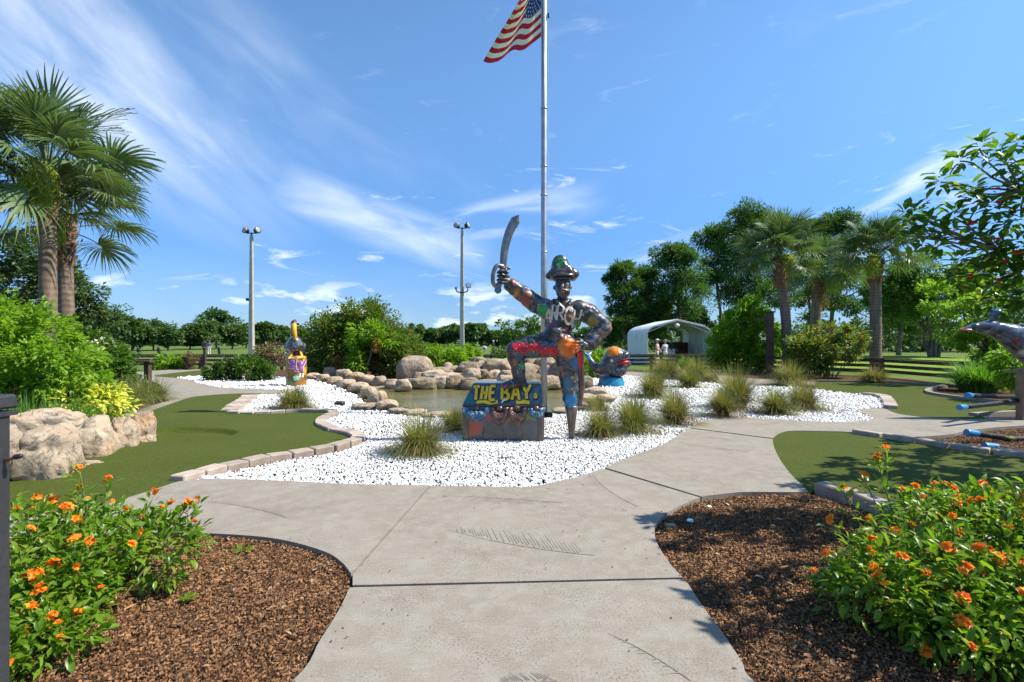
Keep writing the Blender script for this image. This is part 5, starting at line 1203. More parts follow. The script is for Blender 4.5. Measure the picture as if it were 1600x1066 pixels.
def flag():
    d = fp.y; hoist_b = P(847, 57, d); root = empty('flag', (hoist_b.x, hoist_b.y, hoist_b.z), 'striped red, white and blue national flag flying to the left of the pole', 'flag')
    H = 1.28; nu, nv = 64, 52
    def pos(u, v):
        wv = .085*math.sin(u*9.5+v*1.6)*min(1, u*2.2) + .04*math.sin(u*19+2+v*3)*u
        x = -1.22*u + .74*v*u - .05*wv*4*u; z = H*v*(1-.08*u) - .40*u**.9*(1-.1*v) - .10*math.sin(3.1*u)*(1-v) + .03*math.sin(u*14+v*4)*u
        return (x-.02, .22*u + wv*1.3, z)
    V = [pos(i/nu, j/nv) for j in range(nv+1) for i in range(nu+1)]; F = []; mi = []
    for j in range(nv):
        for i in range(nu):
            F.append((j*(nu+1)+i, j*(nu+1)+i+1, (j+1)*(nu+1)+i+1, (j+1)*(nu+1)+i)); s = int((j+.5)/nv*13)
            mi.append(2 if (s >= 6 and (i+.5)/nu < .40) else (0 if s % 2 == 0 else 1))
    me = np_mesh('cloth', V, F, True)
    for nm, c in (('flag_red', (.50, .022, .05)), ('flag_white', (.78, .77, .78)), ('flag_blue', (.03, .06, .22))): me.materials.append(leafmat(nm, c, tuple(q*1.06 for q in c), trans=.35, rough=.65))
    me.polygons.foreach_set('material_index', np.array(mi, dtype=np.int32)); cl = link('cloth', me, None, root)
    sv = []; sf = []
    for r in range(9):
        for c in range(6 if r % 2 == 0 else 5):
            u = .40*((c+.5+(0 if r % 2 == 0 else .5))/6); v = 6/13+(7/13)*((r+.5)/9); o = len(sv)
            for side in (-1, 1):
                o = len(sv); sv.append(Vector(pos(u, v))+Vector((0, side*.006, 0)))
                for k in range(10):
                    a = math.pi/2+k*math.pi/5; rr = .034 if k % 2 == 0 else .014; q = pos(u+rr*math.cos(a)/1.9, v+rr*math.sin(a)/H); sv.append(Vector(q)+Vector((0, side*.006, 0)))
                for k in range(10): sf.append((o, o+1+k, o+1+(k+1) % 10))
    link('stars', np_mesh('stars', sv, sf), pmat('star_white', (.8, .8, .8), rough=.7), root)
flag()

# ------------------------------------------------------------------ graffiti lettering projected on solid surfaces
LET = {'A': [[(0, 0), (.45, 1), (.9, 0)], [(.18, .38), (.75, .38)]], 'R': [[(0, 0), (.05, 1), (.6, .95), (.7, .7), (.5, .5), (.05, .48)], [(.3, .48), (.8, 0)]],
       'G': [[(.85, .85), (.5, 1), (.1, .8), (0, .4), (.25, .05), (.65, 0), (.85, .2), (.8, .45), (.45, .45)]], 'H': [[(.05, 0), (.15, 1)], [(.7, 0), (.85, 1)], [(.1, .5), (.78, .52)]],
       'T': [[(0, .95), (1, 1)], [(.5, .98), (.55, 0)]], 'E': [[(.8, 1), (.1, .95), (.1, .05), (.85, 0)], [(.1, .52), (.7, .52)]], 'B': [[(.1, 0), (.1, 1), (.65, .95), (.72, .75), (.5, .55), (.1, .52)], [(.5, .53), (.85, .35), (.75, .08), (.1, 0)]],
       'Y': [[(0, 1), (.45, .5), (.95, 1)], [(.45, .5), (.5, 0)]], 'S': [[(.85, .9), (.45, 1), (.1, .8), (.25, .58), (.7, .45), (.8, .2), (.5, 0), (.05, .1)]], 'L': [[(.1, 1), (.15, .05), (.8, 0)]], '.': [[(.1, .35), (.22, .42), (.3, .33), (.2, .27), (.1, .35)]],
       'W': [[(0, 1), (.25, 0), (.5, .7), (.75, 0), (1, 1)]]}
def word_strokes(txt, x0, z0, x1, z1, slant=0.0, rise=0.0, gap=.2, wob=.05):
    out = []; n = len(txt); cw = (x1-x0)/(n*(1+gap)-gap)
    for i, ch in enumerate(txt):
        if ch == ' ': continue
        jz = rng.normal()*wob; js = 1+rng.normal()*wob
        for st in LET[ch]: out.append([(x0+i*cw*(1+gap)+(u+slant*v)*cw, z0+(z1-z0)*(v*js+jz)+rise*(i/max(1, n-1))) for u, v in st])
    return out
def project(name, strokes, bvh, w, m, parent, off=.006, smooth=True, dirv=Vector((0, 1, 0)), y0=-3.0):
    V = []; F = []
    for st in strokes:
        p3 = [Vector((a, 0, b)) for a, b in st]; pts = crom(p3, 6) if smooth and len(p3) > 2 else crom(p3, 8)
        prev = None
        for i, p in enumerate(pts):
            t = pts[min(i+1, len(pts)-1)]-pts[max(i-1, 0)]
            if t.length < 1e-6: continue
            t.normalize(); s = Vector((-t.z, 0, t.x))*w*.5; row = []
            for q in (p-s, p, p+s):
                h = bvh.ray_cast(Vector((q.x, y0, q.z)), dirv)
                if h[0] is None: row = None; break
                row.append(h[0]+Vector((0, -off, 0))+h[1]*off*.6)
            if row is None: prev = None; continue
            o = len(V); V.extend(row)
            if prev is not None and (Vector(V[prev+1])-row[1]).length < .25: F.extend([(prev, prev+1, o+1, o), (prev+1, prev+2, o+2, o+1)])
            prev = o
    if F: return link(name, np_mesh(name, V, F, True), m, parent)
def bvh_of(me): return BVHTree.FromPolygons([v.co.copy() for v in me.vertices], [list(p.vertices) for p in me.polygons])

# ------------------------------------------------------------------ treasure chest
SC = 7.9/FPX
M_yellow = pmat('yellow_spray', (.88, .50, .01), (.92, .60, .015), scale=12, rough=.4)
M_cream = pmat('cream_spray', (.66, .60, .48), (.52, .46, .36), scale=12, rough=.4)
M_redspray = pmat('red_spray', (.55, .012, .02), (.42, .01, .03), scale=8, rough=.35)
M_white = pmat('white_spray', (.75, .73, .72), rough=.5)
M_purple = pmat('purple_spray', (.42, .10, .42), (.30, .06, .36), scale=8, rough=.4)
M_orangespray = pmat('orange_spray', (.85, .24, .02), (.88, .36, .02), scale=8, rough=.4)
M_green = pmat('green_spray', (.01, .22, .06), rough=.4)
def chest():
    c = G(786, 688); root = empty('treasure_chest', (c.x, c.y, -.02), 'painted treasure chest lettered THE BAY under the statue boot', 'chest', rz=0)
    root.rotation_euler = (0, 0, R(-3)); w, dp, h = 1.19, .66, .53
    mbody = mat_paint('chest_paint', (.045, .046, .048), [((.10, .10, .10), .42, .66), ((.16, .085, .06), .60, .74), ((.05, .09, .09), .58, .7)], [((-.45, 0, .40), .20, (.02, .20, .36)), ((-.45, 0, .22), .17, (.42, .06, .02)), ((-.2, 0, .42), .13, (.40, .05, .10)), ((.1, 0, .40), .16, (.30, .10, .03)), ((.45, 0, .42), .14, (.20, .22, .03))], .42, 3.0)
    MB().box((0, dp/2, h/2-.02), (w, dp, h+.04), taper=1.02, bev=.012).build('box', mbody, root)
    mtrim = mat_paint('chest_trim', (.075, .06, .052), [((.15, .10, .075), .45, .65)], [], .45, 4)
    for sx in (-1, 1): MB().box((sx*(w/2-.035), -.008, h/2-.02), (.075, .03, h), bev=.008).build('corner_strap', mtrim, root); MB().box((sx*(w/2+.012), .07, h/2-.02), (.03, .09, h), bev=.008).build('corner_strap', mtrim, root)
    for x in (-.30, .0, .29): MB().box((x, .003, h/2-.03), (.012, .012, h-.06)).build('plank_joint', M_blackmetal, root)
    MB().box((0, dp/2, h+.012), (w+.05, dp+.05, .035), bev=.01).build('rim', mtrim, root)
    # lid: slanted front
    zl, zt = h+.03, h+.34
    V = [(-w/2-.02, -.02, zl), (w/2+.02, -.02, zl), (w/2+.02, dp+.02, zl), (-w/2-.02, dp+.02, zl), (-w/2+.12, .15, zt), (w/2-.02, .15, zt), (w/2-.02, dp-.08, zt), (-w/2+.12, dp-.08, zt)]
    F = [(3, 2, 1, 0), (4, 5, 6, 7), (0, 1, 5, 4), (1, 2, 6, 5), (2, 3, 7, 6), (3, 0, 4, 7)]
    mlid = mat_paint('chest_lid_paint', (.055, .075, .085), [((.10, .17, .18), .45, .65), ((.24, .24, .21), .60, .72)], [((-.55, 0, .60), .2, (.02, .14, .13)), ((.1, 0, .8), .12, (.10, .2, .12))], .3, 4)
    me = np_mesh('lid', V, F); lid = link('lid', me, mlid, root); bv = lid.modifiers.new('b', 'BEVEL'); bv.width = .015; bv.segments = 2
    bvh = bvh_of(me)
    st = word_strokes('THE', -.47, zl+.075, -.11, zt-.045, .08, 0, .3, .03) + word_strokes('BAY', -.03, zl+.07, .42, zt-.04, .02, 0, .28, .03) + word_strokes('.', .47, zl+.03, .57, zt-.05)
    project('lettering_outline', [[(a+.012, b-.012) for a, b in s] for s in st], bvh, .058, M_blackmetal, lid, .010, True, Vector((0, 1, 0)))
    project('lettering', st, bvh, .042, M_yellow, lid, .014)
    for st_ in ([(-.40, zl+.03), (-.3, zl+.045), (-.2, zl+.025), (-.08, zl+.04)], [(.2, zl+.03), (.3, zl+.045), (.4, zl+.03)]): project('paint_splash', [st_], bvh, .05, M_yellow, lid, .008)
    project('white_splash', [[(-.02, zl+.025), (.0, zl+.05), (.035, zl+.075)]], bvh, .022, M_white, lid, .018)
    # rope swags and hasps under the lid
    mro = [mat_paint('rope_blue', (.03, .12, .2), [((.35, .45, .5), .5, .62), ((.4, .08, .12), .62, .7)], [], .4, 14), mat_paint('rope_brown', (.11, .045, .03), [((.3, .17, .10), .5, .66), ((.02, .02, .02), .6, .7)], [], .4, 14)]
    for (x, ww, hh, mi, n) in ((-.40, .38, .17, 0, 4), (-.05, .24, .24, 1, 5), (.22, .24, .24, 1, 5), (.50, .2, .12, 0, 2)):
        for k in range(n):
            t = k/n; a = ww/2*(1-.30*t); y = -.05; z1 = h-.01; sag = hh*(.30+.70*(k+1)/n)
            q = [Vector((x+a*math.cos(th)+.01*math.sin(k*5+th*3), y-.028*math.sin(th)-.012*(k % 2), z1-sag*abs(math.sin(th))**.75)) for th in np.linspace(0, math.pi, 22)]
            mb = MB(); mb.tube(q, [.033*(1+.26*math.sin(i*2.6+k)) for i in range(len(q))], 8); mb.build('rope', mro[mi], root, True)
        MB().ell((x, -.05, h-.02), (.05, .04, .04)).build('knot', mro[1], root, True)
    MB().tube([(w/2+.02, .35, .36), (w/2+.16, .35, .36)], .045, 10).build('end_handle', M_blackmetal, root, True)
chest()

# ------------------------------------------------------------------ pirate statue
def pirate():
    o = G(893, 685); root = empty('pirate_statue', (o.x, o.y, -.02), 'graffiti-painted pirate statue with raised cutlass and wooden peg leg', 'statue')
    def q(px, py, dy=0.0): return Vector(((px-893)*SC, dy, (685-py)*SC))
    r = lambda v: v*SC*.90
    b = SDF()
    # trunk
    for (px, py, dy, rx, ry, rz) in [(868, 533, 0, 25, 21, 19), (870, 519, 0, 24, 19, 18), (875, 503, 0, 27, 20, 22), (880, 490, 0, 31, 21, 19), (880, 478, .02, 27, 17, 11)]: b.ell(q(px, py, dy), (r(rx), r(ry), r(rz)))
    b.ell(q(867, 516, -.10), (r(17), r(12), r(13))); b.cap(q(879, 474, .02), r(11), q(879, 462, 0), r(9))
    # neckline and lapels
    b.cap(q(870, 472, -.13), r(4), q(880, 486, -.20), r(4)); b.cap(q(891, 471, -.13), r(4), q(880, 486, -.20), r(4))
    b.cap(q(866, 469, .02), r(5), q(892, 469, .02), r(5))
    # head, beard, nose, brow, ear
    b.ell(q(879, 446, -.02), (r(13.5), r(15), r(17.5))); b.ell(q(879, 456, -.07), (r(12), r(11), r(9)))
    b.cap(q(877.5, 441, -.15), r(1.6), q(877, 448, -.185), r(2.5), k=.008); b.cap(q(869, 455, -.15), r(1.6), q(877, 452.2, -.178), r(2.0), k=.006); b.cap(q(877, 452.2, -.178), r(2.0), q(887, 455.5, -.15), r(1.6), k=.006)
    b.cap(q(869, 439, -.14), r(2.4), q(888, 438.5, -.14), r(2.6)); b.ell(q(879, 462, -.10), (r(7), r(7), r(5))); b.ell(q(892, 447, .02), (r(2), r(3), r(4))); b.ell(q(866, 447, .02), (r(2), r(3), r(4)))
    # raised right arm with sleeve and cuff
    b.cap(q(856, 482, 0), r(17), q(838, 474, -.02), r(15.5)); b.cap(q(838, 474, -.02), r(15.5), q(814, 456, -.05), r(14)); b.cap(q(814, 456, -.05), r(14), q(803, 448, -.07), r(12))
    b.cap(q(804, 449, -.07), r(13.2), q(799, 445, -.075), r(13)); b.cap(q(799, 445, -.08), r(9), q(791, 437, -.09), r(8))
    # fist
    b.ell(q(788, 434, -.08), (r(8), r(7), r(10)))
    for k in range(4):
        t = k/3; f0 = q(793+1.6*t-3*(1-t)*0, 426+17*t, -.155); f1 = q(784-.8*t, 424+17.5*t, -.185); f2 = q(778.5-1.0*t, 426+17*t, -.135)
        b.cap(f0, r(2.7), f1, r(2.6), k=.004); b.cap(f1, r(2.6), f2, r(2.3), k=.004)
    b.cap(q(794, 432, -.13), r(3.6), q(790, 422, -.15), r(3.2)); b.cap(q(790, 422, -.15), r(3.2), q(783, 418, -.13), r(2.8))
    # left arm bent to the hip
    b.cap(q(905, 483, 0), r(18), q(921, 489, .02), r(17)); b.cap(q(921, 489, .02), r(17), q(941, 506, .02), r(15)); b.ell(q(944, 509, .02), (r(14), r(14), r(14)))
    b.cap(q(942, 512, .0), r(14), q(922, 532, -.08), r(12)); b.cap(q(925, 530, -.07), r(13.5), q(920, 535, -.09), r(13))
    # left hand spread on the hip
    b.ell(q(907, 539, -.21), (r(10), r(5), r(8)))
    for k, (ex, ey) in enumerate(((893, 533), (889.5, 539), (890.5, 545), (895, 550))):
        b.cap(q(904-.4*k, 533+3.6*k, -.245), r(2.5), q((903+ex)/2-1, (533+3.6*k+ey)/2, -.275), r(2.3), k=.004); b.cap(q((903+ex)/2-1, (533+3.6*k+ey)/2, -.275), r(2.3), q(ex-1.5, ey+.5, -.25), r(1.9), k=.004)
    b.cap(q(906, 533, -.21), r(3.4), q(901, 527.5, -.20), r(2.8))
    # belt and sash
    for k in range(18):
        a0 = 6.28*k/18; a1 = 6.28*(k+1)/18
        f = lambda a: q(869, 524, 0)+Vector((math.cos(a)*r(26), math.sin(a)*r(21), -.02*math.cos(a)))
        b.cap(f(a0), r(4.2), f(a1), r(4.2), 8)
    b.ell(q(866, 517, -.235), (r(11), r(4), r(7))); b.ell(q(880, 529, -.19), (r(6), r(5), r(5)))
    # breeches: raised right thigh, knee, boot on the chest
    b.cap(q(860, 538, -.02), r(21), q(832, 540, -.06), r(19.5)); b.cap(q(832, 540, -.06), r(19.5), q(806, 545, -.10), r(16))
    b.cap(q(805, 546, -.10), r(16), q(806, 560, -.09), r(13)); b.cap(q(806, 557, -.09), r(14.5), q(808, 563, -.09), r(13.5)); b.cap(q(808, 562, -.08), r(13), q(812, 592, -.06), r(11))
    b.cap(q(813, 594, -.06), r(10.5), q(798, 597.5, -.13), r(7.2)); b.cap(q(798, 597.5, -.13), r(7.2), q(788, 599, -.17), r(5.4)); b.ell(q(814, 598, -.05), (r(10), r(9), r(5)))
    # standing thigh down to the cup of the peg leg
    b.cap(q(880, 538, 0), r(24), q(886, 562, 0), r(20)); b.cap(q(886, 562, 0), r(20), q(889, 590, 0), r(16.5)); b.cap(q(889, 590, 0), r(16.5), q(892, 616, 0), r(14)); b.ell(q(891, 622, 0), (r(14), r(13), r(8)))
    b.cap(q(892, 626, 0), r(13), q(893, 640, 0), r(8.5))
    mids = [((.060, .066, .066), .46, .58), ((.03, .10, .17), .55, .62), ((.30, .09, .03), .57, .63), ((.34, .31, .27), .60, .66), ((.24, .03, .10), .61, .67), ((.02, .20, .15), .61, .67)]
    S_ = lambda px, py, dy, rr, c: (tuple(q(px, py, dy)), rr, c)
    spots = [S_(887, 541, -.2, .20, (.75, .17, .01)), S_(890, 626, -.12, .17, (.01, .20, .42)), S_(848, 484, -.12, .11, (.01, .30, .07)), S_(950, 508, 0, .10, (.70, .12, .015)), S_(808, 456, -.12, .09, (.60, .20, .01)),
             S_(898, 565, -.1, .14, (.05, .16, .27)), S_(812, 568, -.12, .09, (.05, .38, .12)), S_(818, 574, .05, .10, (.34, .01, .02)), S_(872, 447, -.2, .07, (.03, .14, .24)), S_(889, 640, -.1, .07, (.03, .36, .14)), S_(820, 467, -.1, .14, (.26, .05, .03)), S_(925, 500, -.1, .10, (.24, .20, .04)), S_(862, 505, -.2, .09, (.20, .03, .10)), S_(830, 552, -.15, .12, (.05, .10, .10)), S_(884, 598, -.15, .12, (.03, .12, .20)), S_(893, 500, -.2, .13, (.22, .07, .02)), S_(883, 459, -.2, .05, (.15, .14, .07)), S_(886, 446, -.17, .055, (.26, .22, .16)), S_(878, 449, -.2, .05, (.30, .19, .13))]
    mp = mat_paint('statue_paint', (.014, .015, .017), mids, spots, .42, 6.0, 0, .2)
    me = remesh(b, .0105, 4, .0115, 8.0, 'body'); body = link('body', me, mp, root); bvh = bvh_of(me)
    r = lambda v: v*SC
    # peg leg
    mpeg = mat_paint('peg_paint', (.075, .055, .042), [((.14, .11, .08), .4, .6), ((.04, .16, .10), .62, .72)], [], .4, 5)
    mb = MB(); mb.lathe([(r(4.2), 0), (r(4.8), .05), (r(6), .22), (r(8.6), .42), (r(10.5), .50), (r(9), .53)], 16); mb.build('peg_leg', mpeg, root, True)
    # scabbard hanging behind the standing leg
    mb = MB(); mb.tube(crom([q(903, 545, -.05), q(906, 575, 0), q(908, 605, .02), q(905, 632, .03)], 5), [r(v) for v in np.linspace(8, 4.5, 16)], 10)
    mb.build('scabbard', mat_paint('scabbard_paint', (.075, .042, .035), [((.16, .085, .065), .45, .65)], [S_(904, 556, -.1, .2, (.60, .015, .02))], .3, 5), root, True)
    # hat
    h = SDF(); h.ell(q(876, 418, .02), (r(16), r(16), r(16))); h.ell(q(874.5, 413, -.06), (r(13), r(8), r(15.5))); h.ell(q(878, 430, 0), (r(23), r(21), r(4.5)))
    h.cap(q(857, 430, -.02), r(4.5), q(870, 418, -.09), r(7)); h.cap(q(880, 416, -.09), r(7), q(897, 427, -.05), r(7)); h.cap(q(897, 427, -.05), r(7), q(897, 431, .12), r(5)); h.cap(q(857, 430, -.02), r(4.5), q(862, 431, .15), r(4)); h.cap(q(870, 424, -.10), r(7), q(888, 424, -.10), r(7))
    hme = remesh(h, .0105, 7, .003, 8, 'hat'); hat = link('hat', hme, mat_paint('hat_paint', (.045, .038, .033), [((.11, .08, .06), .45, .6), ((.17, .15, .13), .6, .7)], [S_(873, 410, -.2, .105, (.015, .26, .09))], .25, 5), root)
    hb = bvh_of(hme); cxy = q(873.5, 410)
    project('hat_emblem', [[(cxy.x-.09, cxy.z-.03), (cxy.x-.03, cxy.z+.05), (cxy.x+.04, cxy.z+.04), (cxy.x+.09, cxy.z-.03)], [(cxy.x-.07, cxy.z+.04), (cxy.x+.06, cxy.z-.06)], [(cxy.x+.07, cxy.z+.03), (cxy.x-.05, cxy.z-.06)]], hb, .022, M_green, hat)
    # head scarf band, eye patch, eye
    mb = MB()
    for k in range(20):
        a0 = 6.28*k/20; a1 = 6.28*(k+1)/20; f = lambda a: q(879, 435, -.02)+Vector((math.cos(a)*r(13.8), math.sin(a)*r(15), .0)); mb.cap(f(a0), r(2.6), f(a1), r(2.6), 6)
    mb.build('head_scarf', mat_paint('scarf_paint', (.02, .03, .055), [((.05, .09, .15), .5, .65)], [], .3, 8), root, True)
    MB().ell(q(871, 444, -.155), (r(4.8), r(2.4), r(4.4))).build('eye_patch', pmat('patch_blue', (.012, .05, .09), rough=.3), root, True)
    project('patch_strap', [[(q(864, 441).x, q(864, 441).z), (q(872, 442).x, q(872, 442).z), (q(892, 436).x, q(892, 436).z)]], bvh, .014, M_blackmetal, root)
    MB().ell(q(884.5, 443.5, -.15), (r(2.6), r(1.6), r(1.8))).build('eye', pmat('eye_paint', (.35, .34, .3), rough=.3), root, True)
    MB().ell(q(877, 455.8, -.20), (r(3.2), r(1.0), r(.8))).build('mouth', pmat('lip_paint', (.35, .07, .03), rough=.4), root, True)
    # cutlass
    ms = pmat('cutlass_steel', (.17, .17, .17), (.26, .26, .26), scale=9, rough=.38, metal=.5)
    cen = crom([q(786, 424, -.13), q(786.5, 410, -.13), q(789, 388, -.13), q(795, 366, -.13), q(803, 350, -.13), q(811, 338, -.13)], 6); n = len(cen)
    V = []; F = []
    for i, p in enumerate(cen):
        t = i/(n-1); tg = (cen[min(i+1, n-1)]-cen[max(i-1, 0)]).normalized(); s = Vector((-tg.z, 0, tg.x)); w1 = r(4.4+3.4*t) if t < .86 else r((1-t)/.14*5.4+.1); w2 = r(5.0+2.8*t) if t < .86 else r((1-t)/.14*5.6+.1)
        if t >= .86: w1 = r(.6+7.2*(1-t)/.14); w2 = r(.3+7.2*((1-t)/.14)**1.8)
        V += [p+s*w1, p+Vector((0, -.016, 0)), p-s*w2, p+Vector((0, .016, 0))]
    for i in range(n-1):
        for k in range(4): F.append((i*4+k, i*4+(k+1) % 4, (i+1)*4+(k+1) % 4, (i+1)*4+k))
    F += [(3, 2, 1, 0), tuple((n-1)*4+k for k in range(4))]
    sw = empty('cutlass_root', (0, 0, 0)); bpy.data.objects.remove(sw)
    bl = link('cutlass', np_mesh('cutlass', V, F), ms, root)
    mb = MB(); mb.cap(q(779.5, 449, -.13), r(4), q(786, 420, -.13), r(4)); mb.build('hilt', ms, bl, True)
    MB().ell(q(778.5, 453, -.13), (r(5.6), r(5.6), r(5.4))).build('pommel', pmat('pommel_paint', (.06, .17, .22), (.16, .2, .22), scale=14, rough=.2), bl, True)
    mb = MB(); mb.tube(crom([q(787, 417, -.13), q(777, 416, -.17), q(771.5, 428, -.18), q(771, 442, -.16), q(777, 449, -.13)], 4), r(3.2), 8); mb.build('knuckle_guard', ms, bl, True)
    mb = MB(); mb.cap(q(778, 416, -.13), r(2.4), q(796, 419.5, -.13), r(2.4)); mb.build('cross_guard', ms, bl, True)
    # lettering on shirt and thigh
    a = q(851, 506); c = q(905, 480)
    st = []
    for i, (ch, x, z, w, hh) in enumerate((('A', 850.5, 503, 10, 20), ('R', 860.5, 499, 10, 22), ('R', 868.5, 499, 12, 22), ('G', 880, 505, 13, 26), ('H', 892, 511, 14, 28))):
        p0 = q(x, z)
        for s in LET[ch]: st.append([(p0.x+(u+.18*v)*r(w), p0.z+v*r(hh)) for u, v in s])
    p0 = q(881, 502); p1 = q(902, 509); st.append([(p0.x, p0.z), (p1.x, p1.z)])
    project('chest_lettering', st, bvh, .030, M_cream, body, .006)
    st = []
    for k in range(20):
        x = 799+3.3*k; z = 549 + (5 if k > 12 else 0); p0 = q(x, z)
        st.append([(p0.x+dx*r(8), p0.z+dz*r(15)) for dx, dz in [(rng.random(), rng.random()) for _ in range(5)]])
    project('thigh_graffiti', st, bvh, .034, M_redspray, body, .006)
    st = []
    for k in range(6):
        p0 = q(802+9*k+rng.random()*4, 536+16*rng.random()); st.append([(p0.x, p0.z), (p0.x+.012*rng.normal(), p0.z+.014*rng.normal())])
    project('paint_flecks', st, bvh, .010, M_white, body, .009)['kind'] = 'stuff'
pirate()

# ------------------------------------------------------------------ pelican statue
def pelican():
    d = 17.2; g = P(463, 533+1200/d, d); k = d/FPX; root = empty('pelican_statue', (g.x, g.y, -.02), 'painted pelican statue perched on a graffiti piling', 'statue', rz=R(22.8))
    def q(px, py, dy=0.0): return Vector(((px-463)*k, dy, CAMH-(py-533)*k+.02))
    r = lambda v: v*k
    mpil = mat_paint('piling_paint', (.16, .075, .025), [((.38, .17, .03), .42, .56), ((.09, .10, .03), .55, .68), ((.60, .30, .02), .62, .7)], [(tuple(q(470, 558, -.25)), .2, (.75, .36, .01)), (tuple(q(452, 595, -.2)), .22, (.08, .13, .05)), (tuple(q(476, 580, -.2)), .16, (.7, .36, .015))], .4, 4)
    mb = MB(); pr = []
    zt = q(0, 557).z
    for i in range(12): t = i/11; pr.append((r(15.2)*(1+.02*math.sin(i*2.1)), -.1+(zt+.1)*t))
    pr.append((r(13), zt+.02)); mb.lathe(pr, 24); pm = mb.mesh('piling', True); pil = link('piling', pm, mpil, root); bv = bvh_of(pm)
    st = []
    for (ch, x, z, w, h) in (('S', 452.5, 574, 9, 14), ('L', 461, 578, 7, 16), ('Y', 467, 580, 9, 17)):
        p0 = q(x, z)
        for s in LET[ch]: st.append([(p0.x+u*r(w), p0.z+v*r(h)) for u, v in s])
    project('tag_outline', st, bv, .10, M_white, pil, .010); project('tag_lettering', st, bv, .058, M_purple, pil, .020)
    p0 = q(468, 588); project('tag_drip', [[(p0.x, p0.z), (p0.x+.02, p0.z+.12)], [(p0.x+.08, p0.z-.02), (p0.x+.1, p0.z+.1)]], bv, .05, M_white, pil, .012)
    p0 = q(463, 591); project('tag_spot', [[(p0.x-.08, p0.z), (p0.x+.02, p0.z+.03), (p0.x+.09, p0.z)]], bv, .14, pmat('mint_spray', (.3, .6, .42), rough=.4), pil, .012)
    b = SDF(); b.ell(q(461, 541, .05), (r(13.5), r(16), r(11.5))); b.ell(q(461, 536, -.06), (r(10), r(10), r(11))); b.cap(q(460, 531, .02), r(6), q(459.5, 518, .06), r(4.2)); b.cap(q(459.5, 518, .06), r(4.2), q(459.5, 508, 0), r(4.6)); b.ell(q(459.5, 505.5, -.05), (r(5.4), r(7), r(5)))
    b.cap(q(468, 545, .2), r(6), q(472, 552, .45), r(3)); b.cap(q(450, 540, .1), r(5), q(451, 548, .3), r(4)); b.cap(q(472, 540, .1), r(5), q(472, 548, .3), r(4)); b.cap(q(463, 549, 0), r(6), q(463, 556, 0), r(5.5))
    b.cap(q(460.5, 501.5, .02), r(2.6), q(466, 507, .12), r(1.6))
    mpel = mat_paint('pelican_paint', (.028, .030, .034), [((.14, .16, .18), .42, .6), ((.28, .09, .2), .6, .7), ((.22, .28, .07), .62, .72)], [(tuple(q(461, 505, -.1)), .16, (.05, .028, .035)), (tuple(q(463, 553, -.1)), .2, (.025, .014, .012))], .22, 5)
    me = remesh(b, .02, 5, .006, 6, 'body'); link('body', me, mpel, root)
    myel = pmat('bill_yellow', (.72, .36, .008), (.78, .43, .015), scale=5, rough=.3, coat=.4)
    mb = MB(); mb.tube(crom([q(459.5, 507.5, -.18), q(460, 516, -.26), q(461, 524, -.28), q(461.5, 531.5, -.26)], 5), [r(v) for v in np.linspace(4.3, 2.2, 16)], 10); mb.build('bill', myel, root, True)
    for sx in (-1, 1):
        mb = MB(); mb.cap(q(463+sx*6, 551, -.12), r(1.8), q(463+sx*8, 557, -.20), r(2)); 
        for t in (-1, 0, 1): mb.cap(q(463+sx*8, 557, -.2), r(1.8), q(463+sx*8+t*3.0, 559.5, -.32), r(1.2))
        mb.build('foot', myel, root, True)
        MB().ell(q(459.5+sx*4.4, 504.5, -.12), (r(1.1), r(1.1), r(1.1))).build('eye', M_white, root, True)
pelican()

